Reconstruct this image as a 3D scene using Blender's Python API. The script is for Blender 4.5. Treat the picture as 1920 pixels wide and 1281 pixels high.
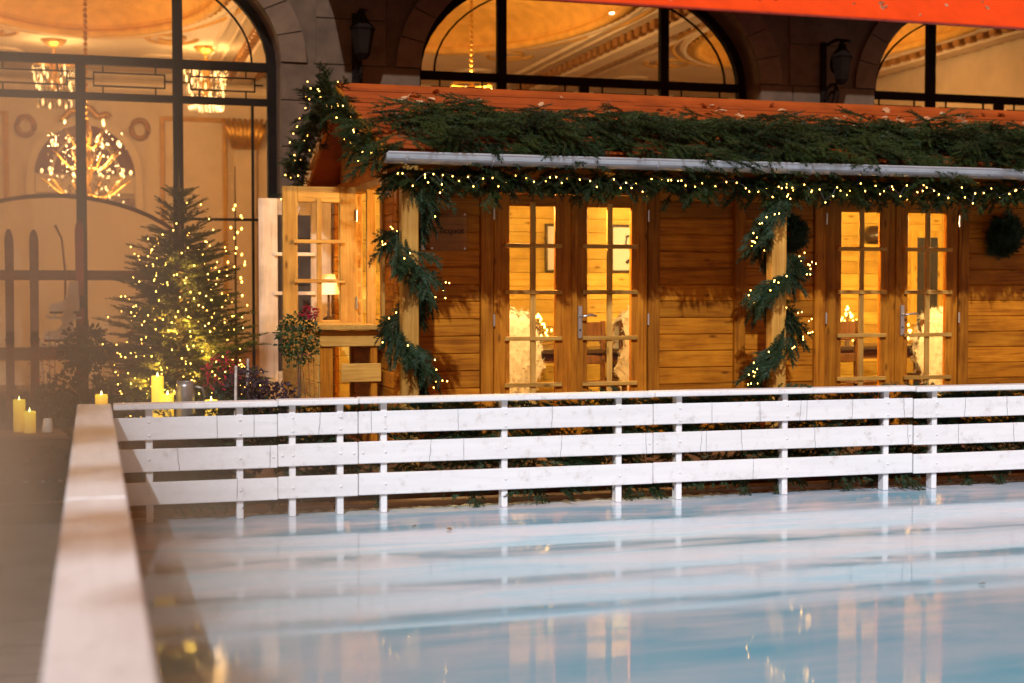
import bpy, math, random
import numpy as np
from mathutils import Vector, Matrix

for o in list(bpy.data.objects):
    bpy.data.objects.remove(o)
R = math.radians
rng = np.random.default_rng(7)
random.seed(7)
SC = bpy.context.scene
COL = SC.collection

# ------------------------------------------------------------------ camera
cam = bpy.data.cameras.new('camera')
cam.lens, cam.sensor_width, cam.clip_end = 50.0, 36.0, 300.0
cam.dof.use_dof, cam.dof.focus_distance, cam.dof.aperture_fstop = True, 9.6, 1.8
camo = bpy.data.objects.new('camera', cam)
COL.objects.link(camo)
camo.location = (0, 0, 1.34)
camo.rotation_euler = (R(90 - 1.986), 0, R(-16.45))
SC.camera = camo

# ------------------------------------------------------------------ night sky, floodlight, exposure
SUN_DIR = Vector((0.46, 1.2, -1.0)).normalized()          # the way the light travels
elev = math.asin(-SUN_DIR.z)
world = bpy.data.worlds.new('World')
SC.world = world
world.use_nodes = True
wn, wl = world.node_tree.nodes, world.node_tree.links
wn.clear()
wo = wn.new('ShaderNodeOutputWorld')
sky = wn.new('ShaderNodeTexSky')
sky.sky_type = 'NISHITA'
sky.sun_disc = False
sky.sun_elevation = elev
sky.sun_rotation = math.atan2(-SUN_DIR.x, -SUN_DIR.y)
b1 = wn.new('ShaderNodeBackground')
wl.new(sky.outputs[0], b1.inputs[0])
b1.inputs[1].default_value = 0.003
b2 = wn.new('ShaderNodeBackground')                        # warm glow of the lit city at night
b2.inputs[0].default_value = (1.0, 0.42, 0.15, 1)
b2.inputs[1].default_value = 0.48
ad = wn.new('ShaderNodeAddShader')
wl.new(b1.outputs[0], ad.inputs[0])
wl.new(b2.outputs[0], ad.inputs[1])
wl.new(ad.outputs[0], wo.inputs[0])

sun = bpy.data.lights.new('sun', 'SUN')
sun.energy = 3.75
sun.angle = R(1.1)
sun.color = (0.79, 0.87, 0.96)
suno = bpy.data.objects.new('sun', sun)
COL.objects.link(suno)
suno.rotation_euler = SUN_DIR.to_track_quat('-Z', 'Y').to_euler()
suno.location = (-3, -8, 8)

SC.view_settings.view_transform = 'Standard'
SC.view_settings.look = 'None'
SC.view_settings.exposure = 0.0
SC.view_settings.gamma = 1.0
SC.render.engine = 'CYCLES'
SC.cycles.use_denoising = True
SC.cycles.max_bounces = 8
SC.cycles.transparent_max_bounces = 16
SC.cycles.sample_clamp_indirect = 6.0
SC.cycles.caustics_reflective = False
SC.cycles.caustics_refractive = False

# ------------------------------------------------------------------ materials
MATS = {}
def nt(name):
    m = bpy.data.materials.new(name)
    m.use_nodes = True
    n, l = m.node_tree.nodes, m.node_tree.links
    bs = n['Principled BSDF']
    MATS[name] = m
    return m, n, l, bs

def coords(n, l, scale, rand=True):
    tc = n.new('ShaderNodeTexCoord')
    mp = n.new('ShaderNodeMapping')
    mp.inputs['Scale'].default_value = scale
    l.new(tc.outputs['Object'], mp.inputs['Vector'])
    if rand:
        oi = n.new('ShaderNodeObjectInfo')
        mu = n.new('ShaderNodeMath'); mu.operation = 'MULTIPLY'; mu.inputs[1].default_value = 37.0
        l.new(oi.outputs['Random'], mu.inputs[0])
        cx = n.new('ShaderNodeCombineXYZ')
        for k in range(3): l.new(mu.outputs[0], cx.inputs[k])
        l.new(cx.outputs[0], mp.inputs['Location'])
    return mp

def ramp(n, stops):
    r = n.new('ShaderNodeValToRGB')
    e = r.color_ramp.elements
    while len(e) < len(stops): e.new(0.5)
    for k, (p, c) in enumerate(stops):
        e[k].position = p
        e[k].color = (*c, 1) if len(c) == 3 else c
    return r

def noise(n, l, vec, scale=5, detail=4, rough=0.55, dist=0.0):
    t = n.new('ShaderNodeTexNoise')
    t.inputs['Scale'].default_value = scale
    t.inputs['Detail'].default_value = detail
    t.inputs['Roughness'].default_value = rough
    t.inputs['Distortion'].default_value = dist
    if vec is not None: l.new(vec, t.inputs['Vector'])
    return t

def mixc(n, l, fac, a, b, mode='MIX'):
    m = n.new('ShaderNodeMix'); m.data_type = 'RGBA'; m.blend_type = mode
    if isinstance(fac, (int, float)): m.inputs[0].default_value = fac
    else: l.new(fac, m.inputs[0])
    for k, v in ((6, a), (7, b)):
        if isinstance(v, tuple): m.inputs[k].default_value = (*v, 1)
        else: l.new(v, m.inputs[k])
    return m.outputs[2]

def bump(n, l, bs, h, strength, dist=0.01):
    b = n.new('ShaderNodeBump')
    b.inputs['Strength'].default_value = strength
    b.inputs['Distance'].default_value = dist
    l.new(h, b.inputs['Height'])
    l.new(b.outputs[0], bs.inputs['Normal'])

def wood(name, dark, mid, light, axis, rough=0.55, knots=True):
    m, n, l, bs = nt(name)
    sc = [16.0, 16.0, 16.0]
    sc[axis] = 0.9
    mp = coords(n, l, sc)
    g = noise(n, l, mp.outputs[0], 2.2, 6, 0.6, 0.8)
    r = ramp(n, [(0.28, dark), (0.5, mid), (0.74, light)])
    l.new(g.outputs[0], r.inputs[0])
    oi = n.new('ShaderNodeObjectInfo')
    rr = ramp(n, [(0.0, (0.72, 0.70, 0.68)), (0.5, (1.0, 1.0, 1.0)), (1.0, (1.18, 1.14, 1.08))])
    l.new(oi.outputs['Random'], rr.inputs[0])
    c = mixc(n, l, 1.0, r.outputs[0], rr.outputs[0], 'MULTIPLY')
    # broad blotches of weathered stain
    mp2 = coords(n, l, (2.2, 2.2, 2.2))
    g2 = noise(n, l, mp2.outputs[0], 1.6, 3)
    r2 = ramp(n, [(0.35, (0.78, 0.75, 0.72)), (0.65, (1.08, 1.08, 1.06))])
    l.new(g2.outputs[0], r2.inputs[0])
    c = mixc(n, l, 1.0, c, r2.outputs[0], 'MULTIPLY')
    if knots:
        sk = [9.0, 9.0, 9.0]; sk[axis] = 3.2
        mp3 = coords(n, l, sk)
        v = n.new('ShaderNodeTexVoronoi'); v.inputs['Scale'].default_value = 1.0
        l.new(mp3.outputs[0], v.inputs['Vector'])
        r3 = ramp(n, [(0.05, (0.25, 0.2, 0.17)), (0.15, (1, 1, 1))])
        l.new(v.outputs['Distance'], r3.inputs[0])
        c = mixc(n, l, 0.8, c, r3.outputs[0], 'MULTIPLY')
    l.new(c, bs.inputs['Base Color'])
    bs.inputs['Roughness'].default_value = rough
    bs.inputs['Specular IOR Level'].default_value = 0.16
    bump(n, l, bs, g.outputs[0], 0.35, 0.004)
    return m

def plain(name, col, rough=0.5, metal=0.0, var=0.12, scale=6.0, bmp=0.0, rand=True):
    m, n, l, bs = nt(name)
    mp = coords(n, l, (1, 1, 1), rand)
    g = noise(n, l, mp.outputs[0], scale, 5)
    a = tuple(max(0, x * (1 - var * 1.6)) for x in col)
    b = tuple(min(1, x * (1 + var)) for x in col)
    r = ramp(n, [(0.3, a), (0.7, b)])
    l.new(g.outputs[0], r.inputs[0])
    l.new(r.outputs[0], bs.inputs['Base Color'])
    bs.inputs['Roughness'].default_value = rough
    bs.inputs['Metallic'].default_value = metal
    if not metal and rough > 0.4: bs.inputs['Specular IOR Level'].default_value = 0.15
    if bmp: bump(n, l, bs, g.outputs[0], bmp, 0.01)
    return m

def glow(name, col, strength, base=(0.8, 0.7, 0.5)):
    m, n, l, bs = nt(name)
    bs.inputs['Base Color'].default_value = (*base, 1)
    bs.inputs['Emission Color'].default_value = (*col, 1)
    bs.inputs['Emission Strength'].default_value = strength
    return m

def foliage(name, stops, rough=0.6, scale=7.0, spec=0.15):
    m, n, l, bs = nt(name)
    mp = coords(n, l, (1, 1, 1), False)
    g = noise(n, l, mp.outputs[0], scale, 4, 0.65)
    r = ramp(n, stops)
    l.new(g.outputs[0], r.inputs[0])
    l.new(r.outputs[0], bs.inputs['Base Color'])
    bs.inputs['Roughness'].default_value = rough
    bs.inputs['Specular IOR Level'].default_value = spec
    return m

def glass(name, tint=(0.97, 0.97, 0.95), ior=1.45, rough=0.0, cap=1.0):
    m, n, l, bs = nt(name)
    out = n['Material Output']
    n.remove(bs)
    tr = n.new('ShaderNodeBsdfTransparent'); tr.inputs[0].default_value = (*tint, 1)
    gl = n.new('ShaderNodeBsdfGlossy'); gl.inputs['Roughness'].default_value = rough
    fr = n.new('ShaderNodeFresnel'); fr.inputs[0].default_value = ior
    mx = n.new('ShaderNodeMixShader')
    l.new(fr.outputs[0], mx.inputs[0]); l.new(tr.outputs[0], mx.inputs[1]); l.new(gl.outputs[0], mx.inputs[2])
    l.new(mx.outputs[0], out.inputs[0])
    return m

ST = ((0.21, 0.052, 0.002), (0.45, 0.142, 0.006), (0.56, 0.21, 0.012))
wood('stain_x', *ST, 0); wood('stain_y', *ST, 1); wood('stain_z', *ST, 2)
DR = ((0.19, 0.050, 0.003), (0.41, 0.130, 0.007), (0.52, 0.195, 0.014))
wood('door_x', *DR, 0); wood('door_z', *DR, 2)
PN = ((0.38, 0.17, 0.030), (0.52, 0.26, 0.050), (0.62, 0.34, 0.085))
wood('pine_x', *PN, 0); wood('pine_y', *PN, 1); wood('pine_z', *PN, 2)
PL = ((0.60, 0.38, 0.22), (0.72, 0.48, 0.30), (0.78, 0.56, 0.38))
wood('pale_x', *PL, 0); wood('pale_z', *PL, 2)
IN = ((0.60, 0.38, 0.07), (0.72, 0.47, 0.09), (0.78, 0.54, 0.12))
wood('inside_x', *IN, 0, 0.5); wood('inside_y', *IN, 1, 0.5); wood('inside_z', *IN, 2, 0.5)
BK = ((0.09, 0.04, 0.016), (0.16, 0.075, 0.03), (0.24, 0.115, 0.05))
wood('brown_x', *BK, 0); wood('brown_y', *BK, 1); wood('brown_z', *BK, 2)
wood('kerb_wood', (0.20, 0.11, 0.06), (0.32, 0.18, 0.10), (0.42, 0.26, 0.16), 0)
plain('iron', (0.012, 0.007, 0.005), 0.7, 0.0, 0.2).node_tree.nodes['Principled BSDF'].inputs['Specular IOR Level'].default_value = 0.02
plain('roof_paint', (0.33, 0.062, 0.008), 0.6, 0, 0.16, 3.5, 0.2)
plain('zinc', (0.52, 0.54, 0.58), 0.36, 0.55, 0.08, 9)
plain('steel', (0.60, 0.60, 0.60), 0.28, 0.9, 0.06)
plain('pewter', (0.36, 0.35, 0.34), 0.35, 0.8, 0.15)
plain('stone', (0.105, 0.062, 0.037), 0.85, 0, 0.18, 5, 0.35)
plain('stone_trim', (0.13, 0.075, 0.043), 0.8, 0, 0.16, 6, 0.3)
plain('fabric_red', (0.74, 0.055, 0.004), 0.75, 0, 0.10, 2.5, 0.1)
plain('plaster', (0.72, 0.58, 0.40), 0.6, 0, 0.06, 3)
plain('gilt', (0.62, 0.34, 0.06), 0.35, 0.6, 0.15, 14)
plain('gilt_soft', (0.60, 0.33, 0.07), 0.55, 0.0, 0.12, 5)
plain('dentil_tone', (0.40, 0.19, 0.05), 0.5, 0.2, 0.15, 9)
plain('mirror_red', (0.16, 0.03, 0.02), 0.25, 0, 0.3, 5)
plain('linen', (0.72, 0.55, 0.36), 0.85, 0, 0.06, 12)
_m = plain('linen_lit', (0.80, 0.66, 0.46), 0.85, 0, 0.05, 12)
_n, _l = _m.node_tree.nodes, _m.node_tree.links
_t = _n.new('ShaderNodeBsdfTranslucent'); _t.inputs[0].default_value = (0.85, 0.70, 0.48, 1)
_x = _n.new('ShaderNodeMixShader'); _x.inputs[0].default_value = 0.6
_l.new(_n['Principled BSDF'].outputs[0], _x.inputs[1]); _l.new(_t.outputs[0], _x.inputs[2]); _l.new(_x.outputs[0], _n['Material Output'].inputs[0])
plain('wool', (0.66, 0.60, 0.48), 0.95, 0, 0.14, 20, 0.6)
plain('dark_top', (0.05, 0.03, 0.02), 0.3, 0, 0.2)
plain('paper', (0.72, 0.68, 0.58), 0.8, 0, 0.03)
plain('ink', (0.05, 0.05, 0.06), 0.7, 0, 0.1)
plain('red_lacquer', (0.30, 0.035, 0.02), 0.25, 0, 0.2)
plain('old_ski', (0.20, 0.085, 0.045), 0.45, 0, 0.25, 9)
plain('leather_white', (0.66, 0.58, 0.50), 0.5, 0, 0.1)
plain('terracotta', (0.30, 0.14, 0.08), 0.8, 0, 0.15)
plain('cream_pot', (0.66, 0.58, 0.46), 0.5, 0, 0.08)
plain('stem', (0.13, 0.075, 0.04), 0.85, 0, 0.25)
plain('birch', (0.55, 0.48, 0.42), 0.8, 0, 0.35, 30)
plain('wire', (0.10, 0.11, 0.12), 0.5, 0, 0.1)
plain('berry', (0.50, 0.012, 0.010), 0.3, 0, 0.2)
plain('petal', (0.42, 0.015, 0.03), 0.6, 0, 0.25)
plain('bulb_socket', (0.04, 0.06, 0.03), 0.5)
plain('dry_leaf', (0.42, 0.20, 0.09), 0.7, 0, 0.35, 12)
plain('dry_leaf_pale', (0.50, 0.28, 0.14), 0.7, 0, 0.2, 12)
plain('engraving', (0.045, 0.014, 0.006), 0.6)
glow('fairy', (1.0, 0.50, 0.075), 26.0)
glow('fairy_dim', (1.0, 0.55, 0.10), 11.0)
glow('flame', (1.0, 0.80, 0.30), 9.0)
glow('wax_lit', (1.0, 0.58, 0.005), 0.85, (0.8, 0.6, 0.1))
glow('chandelier_bulb_glint', (1.0, 0.66, 0.26), 2.8)
glow('downlight', (1.0, 0.82, 0.55), 7.0)
glow('ceiling_lamp_glow', (1.0, 0.62, 0.20), 1.0)
glow('shade_glow', (1.0, 0.55, 0.10), 0.9)
glass('window_glass', (0.97, 0.95, 0.92), 1.35)
glass('door_glass', (0.97, 0.96, 0.93), 1.30)
glass('crystal', (0.90, 0.80, 0.62), 2.2, 0.12)
glass('acrylic', (0.93, 0.86, 0.80), 1.5, 0.12)
foliage('needles', [(0.30, (0.005, 0.012, 0.003)), (0.47, (0.012, 0.026, 0.006)), (0.60, (0.030, 0.046, 0.008)), (0.74, (0.018, 0.044, 0.022))], 0.55, 3.2)
foliage('needles_blue', [(0.30, (0.007, 0.017, 0.005)), (0.50, (0.016, 0.036, 0.012)), (0.72, (0.044, 0.082, 0.048))], 0.5, 9)
foliage('needles_tree', [(0.30, (0.026, 0.032, 0.006)), (0.50, (0.065, 0.070, 0.010)), (0.72, (0.12, 0.115, 0.016))], 0.6, 5)
foliage('leaf_green', [(0.3, (0.012, 0.030, 0.010)), (0.7, (0.050, 0.085, 0.025))], 0.4, 12)
foliage('leaf_dark', [(0.3, (0.012, 0.018, 0.010)), (0.7, (0.040, 0.050, 0.024))], 0.5, 9)
foliage('leaf_purple', [(0.3, (0.028, 0.014, 0.018)), (0.7, (0.085, 0.045, 0.055))], 0.6, 14)
foliage('leaf_unseen_tree', [(0.3, (0.03, 0.05, 0.015)), (0.7, (0.07, 0.09, 0.03))], 0.6, 3)

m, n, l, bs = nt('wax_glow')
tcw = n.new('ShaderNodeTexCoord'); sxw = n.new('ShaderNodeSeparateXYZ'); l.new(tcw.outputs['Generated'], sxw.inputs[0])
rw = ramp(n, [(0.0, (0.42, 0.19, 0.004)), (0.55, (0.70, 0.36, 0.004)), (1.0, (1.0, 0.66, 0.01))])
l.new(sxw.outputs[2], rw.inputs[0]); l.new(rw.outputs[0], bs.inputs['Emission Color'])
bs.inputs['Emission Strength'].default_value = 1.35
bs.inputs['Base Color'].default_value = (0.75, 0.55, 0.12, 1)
# worn white paint
def white_paint(name, axis):
    m, n, l, bs = nt(name)
    sc = [10, 10, 10]; sc[axis] = 0.7
    mp = coords(n, l, sc)
    g = noise(n, l, mp.outputs[0], 2.0, 6, 0.6, 0.5)
    r = ramp(n, [(0.25, (0.74, 0.725, 0.725)), (0.6, (0.83, 0.815, 0.815))])
    l.new(g.outputs[0], r.inputs[0])
    mp2 = coords(n, l, (3, 3, 3))
    g2 = noise(n, l, mp2.outputs[0], 4.0, 8, 0.72)
    r2 = ramp(n, [(0.53, (1, 1, 1)), (0.61, (0.92, 0.90, 0.89)), (0.70, (0.70, 0.65, 0.61))])
    l.new(g2.outputs[0], r2.inputs[0])
    c = mixc(n, l, 1.0, r.outputs[0], r2.outputs[0], 'MULTIPLY')
    l.new(c, bs.inputs['Base Color'])
    bs.inputs['Roughness'].default_value = 0.5
    bump(n, l, bs, g.outputs[0], 0.15, 0.003)
white_paint('white_x', 0); white_paint('white_y', 1); white_paint('white_z', 2)

# ice: milky blue body, wet film, frosted drag marks
m, n, l, bs = nt('ice')
mp = coords(n, l, (0.55, 1.5, 1), False)
g = noise(n, l, mp.outputs[0], 0.9, 5, 0.55, 0.4)
r = ramp(n, [(0.30, (0.17, 0.47, 0.64)), (0.5, (0.24, 0.51, 0.66)), (0.70, (0.40, 0.58, 0.68))])
l.new(g.outputs[0], r.inputs[0])
mpb = coords(n, l, (0.6, 2.4, 1), False)
fr_ = noise(n, l, mpb.outputs[0], 1.3, 7, 0.62, 0.6)
rb = ramp(n, [(0.36, (0, 0, 0)), (0.62, (1, 1, 1))])
l.new(fr_.outputs[0], rb.inputs[0])
# frost along the far boards, their pale reflection tinted into it, by distance
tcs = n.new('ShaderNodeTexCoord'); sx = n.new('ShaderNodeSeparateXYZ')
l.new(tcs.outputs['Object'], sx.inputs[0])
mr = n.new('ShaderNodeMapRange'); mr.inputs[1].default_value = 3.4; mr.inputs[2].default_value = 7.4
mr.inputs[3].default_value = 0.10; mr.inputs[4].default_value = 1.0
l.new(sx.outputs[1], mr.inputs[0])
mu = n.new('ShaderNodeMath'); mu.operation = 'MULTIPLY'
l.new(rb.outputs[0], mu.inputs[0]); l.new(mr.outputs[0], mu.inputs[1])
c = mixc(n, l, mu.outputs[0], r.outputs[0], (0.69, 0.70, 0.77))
# fine scratches
mps = coords(n, l, (0.8, 26, 1), False)
s_ = noise(n, l, mps.outputs[0], 1.6, 8, 0.75, 0.2)
rs = ramp(n, [(0.60, (0, 0, 0)), (0.72, (1, 1, 1))])
l.new(s_.outputs[0], rs.inputs[0])
ms = n.new('ShaderNodeMath'); ms.operation = 'MULTIPLY'; ms.inputs[1].default_value = 0.30
l.new(rs.outputs[0], ms.inputs[0])
c = mixc(n, l, ms.outputs[0], c, (0.74, 0.76, 0.79))
l.new(c, bs.inputs['Base Color'])
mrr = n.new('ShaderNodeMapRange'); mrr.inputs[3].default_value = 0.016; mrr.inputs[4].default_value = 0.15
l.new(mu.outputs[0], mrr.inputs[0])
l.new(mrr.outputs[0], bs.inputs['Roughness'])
bs.inputs['IOR'].default_value = 1.45
mpw = coords(n, l, (0.9, 2.6, 1), False)
w_ = noise(n, l, mpw.outputs[0], 1.1, 3, 0.5)
mm = n.new('ShaderNodeMath'); mm.operation = 'MULTIPLY_ADD'; mm.inputs[1].default_value = 0.10
l.new(s_.outputs[0], mm.inputs[0]); l.new(w_.outputs[0], mm.inputs[2])
bump(n, l, bs, mm.outputs[0], 0.0045, 0.05)

# paving
m, n, l, bs = nt('paving')
mp = coords(n, l, (1, 1, 1), False)
bk = n.new('ShaderNodeTexBrick'); bk.inputs['Scale'].default_value = 0.55
bk.inputs['Mortar Size'].default_value = 0.006
bk.inputs['Color1'].default_value = (0.56, 0.46, 0.40, 1); bk.inputs['Color2'].default_value = (0.51, 0.42, 0.37, 1)
bk.inputs['Mortar'].default_value = (0.28, 0.23, 0.20, 1)
l.new(mp.outputs[0], bk.inputs['Vector'])
g = noise(n, l, mp.outputs[0], 5, 6)
r = ramp(n, [(0.3, (0.75, 0.75, 0.75)), (0.7, (1.1, 1.1, 1.1))]); l.new(g.outputs[0], r.inputs[0])
l.new(mixc(n, l, 1.0, bk.outputs[0], r.outputs[0], 'MULTIPLY'), bs.inputs['Base Color'])
bs.inputs['Roughness'].default_value = 0.55
bump(n, l, bs, g.outputs[0], 0.2, 0.01)

# ------------------------------------------------------------------ mesh helpers
def _cbox_template():
    V, F, key = [], [], {}
    sg = (-1, 1)
    for ax in range(3):
        for sx in sg:
            for sy in sg:
                for sz in sg:
                    key[(ax, sx, sy, sz)] = len(V); V.append((ax, sx, sy, sz))
    k = key
    for s in sg:
        F.append([k[(0, s, a, b)] for a, b in ((-1, -1), (1, -1), (1, 1), (-1, 1))])
        F.append([k[(1, a, s, b)] for a, b in ((-1, -1), (1, -1), (1, 1), (-1, 1))])
        F.append([k[(2, a, b, s)] for a, b in ((-1, -1), (1, -1), (1, 1), (-1, 1))])
    for s in sg:
        for t in sg:
            F.append([k[(0, s, t, -1)], k[(0, s, t, 1)], k[(1, s, t, 1)], k[(1, s, t, -1)]])
            F.append([k[(0, s, -1, t)], k[(0, s, 1, t)], k[(2, s, 1, t)], k[(2, s, -1, t)]])
            F.append([k[(1, -1, s, t)], k[(1, 1, s, t)], k[(2, 1, s, t)], k[(2, -1, s, t)]])
    for a in sg:
        for b in sg:
            for c_ in sg:
                F.append([k[(0, a, b, c_)], k[(1, a, b, c_)], k[(2, a, b, c_)]])
    P = [Vector([(1.0 if i == v[0] else 0.8) * v[1 + i] for i in range(3)]) for v in V]
    out = []
    for f in F:
        nn = (P[f[1]] - P[f[0]]).cross(P[f[2]] - P[f[1]])
        cc = sum((P[i] for i in f), Vector())
        out.append(f if nn.dot(cc) > 0 else f[::-1])
    return V, out
CBV, CBF = _cbox_template()

class MB:
    def __init__(s): s.v, s.f, s.m = [], [], []
    def add(s, V, F, mi=0):
        o = len(s.v)
        s.v += [tuple(p) for p in V]
        s.f += [[i + o for i in f] for f in F]
        s.m += [mi] * len(F)
        return s
    def box(s, x0, x1, y0, y1, z0, z1, c=0.0, mi=0, M=None):
        h = ((x1 - x0) / 2, (y1 - y0) / 2, (z1 - z0) / 2)
        ct = ((x0 + x1) / 2, (y0 + y1) / 2, (z0 + z1) / 2)
        c = min(c, min(h) * 0.6) if c > 0 else min(0.002, min(h) * 0.3)
        V = [tuple(ct[i] + v[1 + i] * (h[i] if i == v[0] else h[i] - c) for i in range(3)) for v in CBV]
        if M is not None: V = [tuple(M @ Vector(p)) for p in V]
        return s.add(V, CBF, mi)
    def tube(s, pts, r, n=6, mi=0, cap=True):
        pts = [Vector(p) for p in pts]
        rs = r if isinstance(r, (list, tuple)) else [r] * len(pts)
        V, F = [], []
        for i, p in enumerate(pts):
            t = (pts[min(i + 1, len(pts) - 1)] - pts[max(i - 1, 0)]).normalized()
            a = Vector((0, 0, 1)) if abs(t.z) < 0.9 else Vector((1, 0, 0))
            u = t.cross(a).normalized(); w = t.cross(u)
            for k in range(n):
                an = 2 * math.pi * k / n
                V.append(p + (u * math.cos(an) + w * math.sin(an)) * rs[i])
        for i in range(len(pts) - 1):
            for k in range(n):
                a, b = i * n + k, i * n + (k + 1) % n
                F.append([a, b, b + n, a + n])
        if cap:
            F.append(list(range(n))[::-1]); F.append([(len(pts) - 1) * n + k for k in range(n)])
        return s.add(V, F, mi)
    def lathe(s, prof, cx=0, cy=0, n=16, mi=0):
        V, F = [], []
        for (r, z) in prof:
            for k in range(n):
                an = 2 * math.pi * k / n
                V.append((cx + r * math.cos(an), cy + r * math.sin(an), z))
        for i in range(len(prof) - 1):
            for k in range(n):
                a, b = i * n + k, i * n + (k + 1) % n
                F.append([a, b, b + n, a + n])
        F.append(list(range(n))[::-1]); F.append([(len(prof) - 1) * n + k for k in range(n)])
        return s.add(V, F, mi)
    def prism(s, poly, axis, a0, a1, mi=0):
        """poly: 2-D outline; extruded along axis (0,1,2) from a0 to a1"""
        n_ = len(poly)
        def mk(p, a):
            q = list(p); q.insert(axis, a); return tuple(q)
        V = [mk(p, a0) for p in poly] + [mk(p, a1) for p in poly]
        F = [list(range(n_))[::-1], [n_ + i for i in range(n_)]] + [[i, (i + 1) % n_, n_ + (i + 1) % n_, n_ + i] for i in range(n_)]
        return s.add(V, F, mi)
    def mesh(s, name, mats, smooth=False):
        me = bpy.data.meshes.new(name)
        me.from_pydata(s.v, [], s.f)
        for mt in (mats if isinstance(mats, (list, tuple)) else [mats]):
            me.materials.append(MATS[mt])
        if any(s.m): me.polygons.foreach_set('material_index', s.m)
        import bmesh
        bm = bmesh.new(); bm.from_mesh(me); bmesh.ops.recalc_face_normals(bm, faces=bm.faces); bm.to_mesh(me); bm.free()
        if smooth:
            me.polygons.foreach_set('use_smooth', [True] * len(me.polygons))
        return me

def wloc(o):
    v = Vector((0, 0, 0))
    while o is not None:
        v += o.location; o = o.parent
    return v

def link(name, data, parent=None, loc=None):
    o = bpy.data.objects.new(name, data)
    COL.objects.link(o)
    if parent is not None: o.parent = parent
    if loc is not None: o.location = loc
    return o

def tag(o, label=None, cat=None, group=None, kind=None):
    for k, v in (('label', label), ('category', cat), ('group', group), ('kind', kind)):
        if v: o[k] = v
    return o

def thing(name, label, cat, loc=(0, 0, 0), group=None):
    o = bpy.data.objects.new(name, None)
    o.empty_display_size = 0.1
    COL.objects.link(o); o.location = loc
    return tag(o, label, cat, group)

def part(name, mb, mats, parent=None, smooth=False):
    """MB holds world coordinates; the part sits at its parent's origin"""
    if parent is not None:
        w = wloc(parent)
        mb.v = [(p[0] - w.x, p[1] - w.y, p[2] - w.z) for p in mb.v]
    return link(name, mb.mesh(name, mats, smooth), parent)

_pc = {}
def piece(name, x0, x1, y0, y1, z0, z1, mat, parent=None, c=0.004):
    """one box-like piece with chamfered edges; alike pieces share their mesh"""
    d = (round(x1 - x0, 4), round(y1 - y0, 4), round(z1 - z0, 4))
    key = (d, mat, c)
    if key not in _pc:
        _pc[key] = MB().box(-d[0] / 2, d[0] / 2, -d[1] / 2, d[1] / 2, -d[2] / 2, d[2] / 2, c).mesh(name, mat)
    ct = Vector(((x0 + x1) / 2, (y0 + y1) / 2, (z0 + z1) / 2))
    if parent is not None: ct -= wloc(parent)
    return link(name, _pc[key], parent, ct)

def solo(name, mb, mats, label, cat, base, group=None, smooth=False):
    """a thing that is one mesh, its origin at base"""
    mb.v = [(p[0] - base[0], p[1] - base[1], p[2] - base[2]) for p in mb.v]
    return tag(link(name, mb.mesh(name, mats, smooth), None, base), label, cat, group)

# ------------------------------------------------------------------ fir needles
def twig_template(L, seed, per_m=640, nl=0.025, nw=0.0046):
    g = np.random.default_rng(seed)
    k = int(L * per_m)
    t = np.sort(g.random(k)) * L
    phi = np.where(g.random(k) < 0.5, 0.0, math.pi) + g.normal(0, 0.40, k)
    phi = np.where(g.random(k) < 0.16, g.uniform(0.4, 2.7, k), phi)
    an = g.normal(0.95, 0.16, k) * np.clip((L - t) / 0.03, 0.35, 1)
    ln = nl * g.uniform(0.75, 1.15, k)
    d = np.stack([np.cos(an), np.sin(an) * np.cos(phi), np.sin(an) * np.sin(phi)], 1)
    base = np.stack([t, np.zeros(k), np.zeros(k)], 1)
    side = np.cross(d, np.stack([np.zeros(k), -np.sin(phi), np.cos(phi)], 1))
    side /= np.linalg.norm(side, axis=1, keepdims=True) + 1e-9
    v = np.empty((k, 3, 3))
    v[:, 0] = base - side * nw / 2
    v[:, 1] = base + side * nw / 2
    v[:, 2] = base + d * ln[:, None]
    r = 0.0026
    st = np.array([[0, r, 0], [L, 0, 0], [0, -r, 0], [0, 0, r], [L, 0, 0], [0, 0, -r]]).reshape(2, 3, 3)
    return np.concatenate([v, st]), k
TW = {L: [twig_template(L, int(L * 1000) + s) for s in range(3)] for L in (0.07, 0.11, 0.16, 0.24, 0.34)}
TWL = np.array(sorted(TW))

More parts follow.
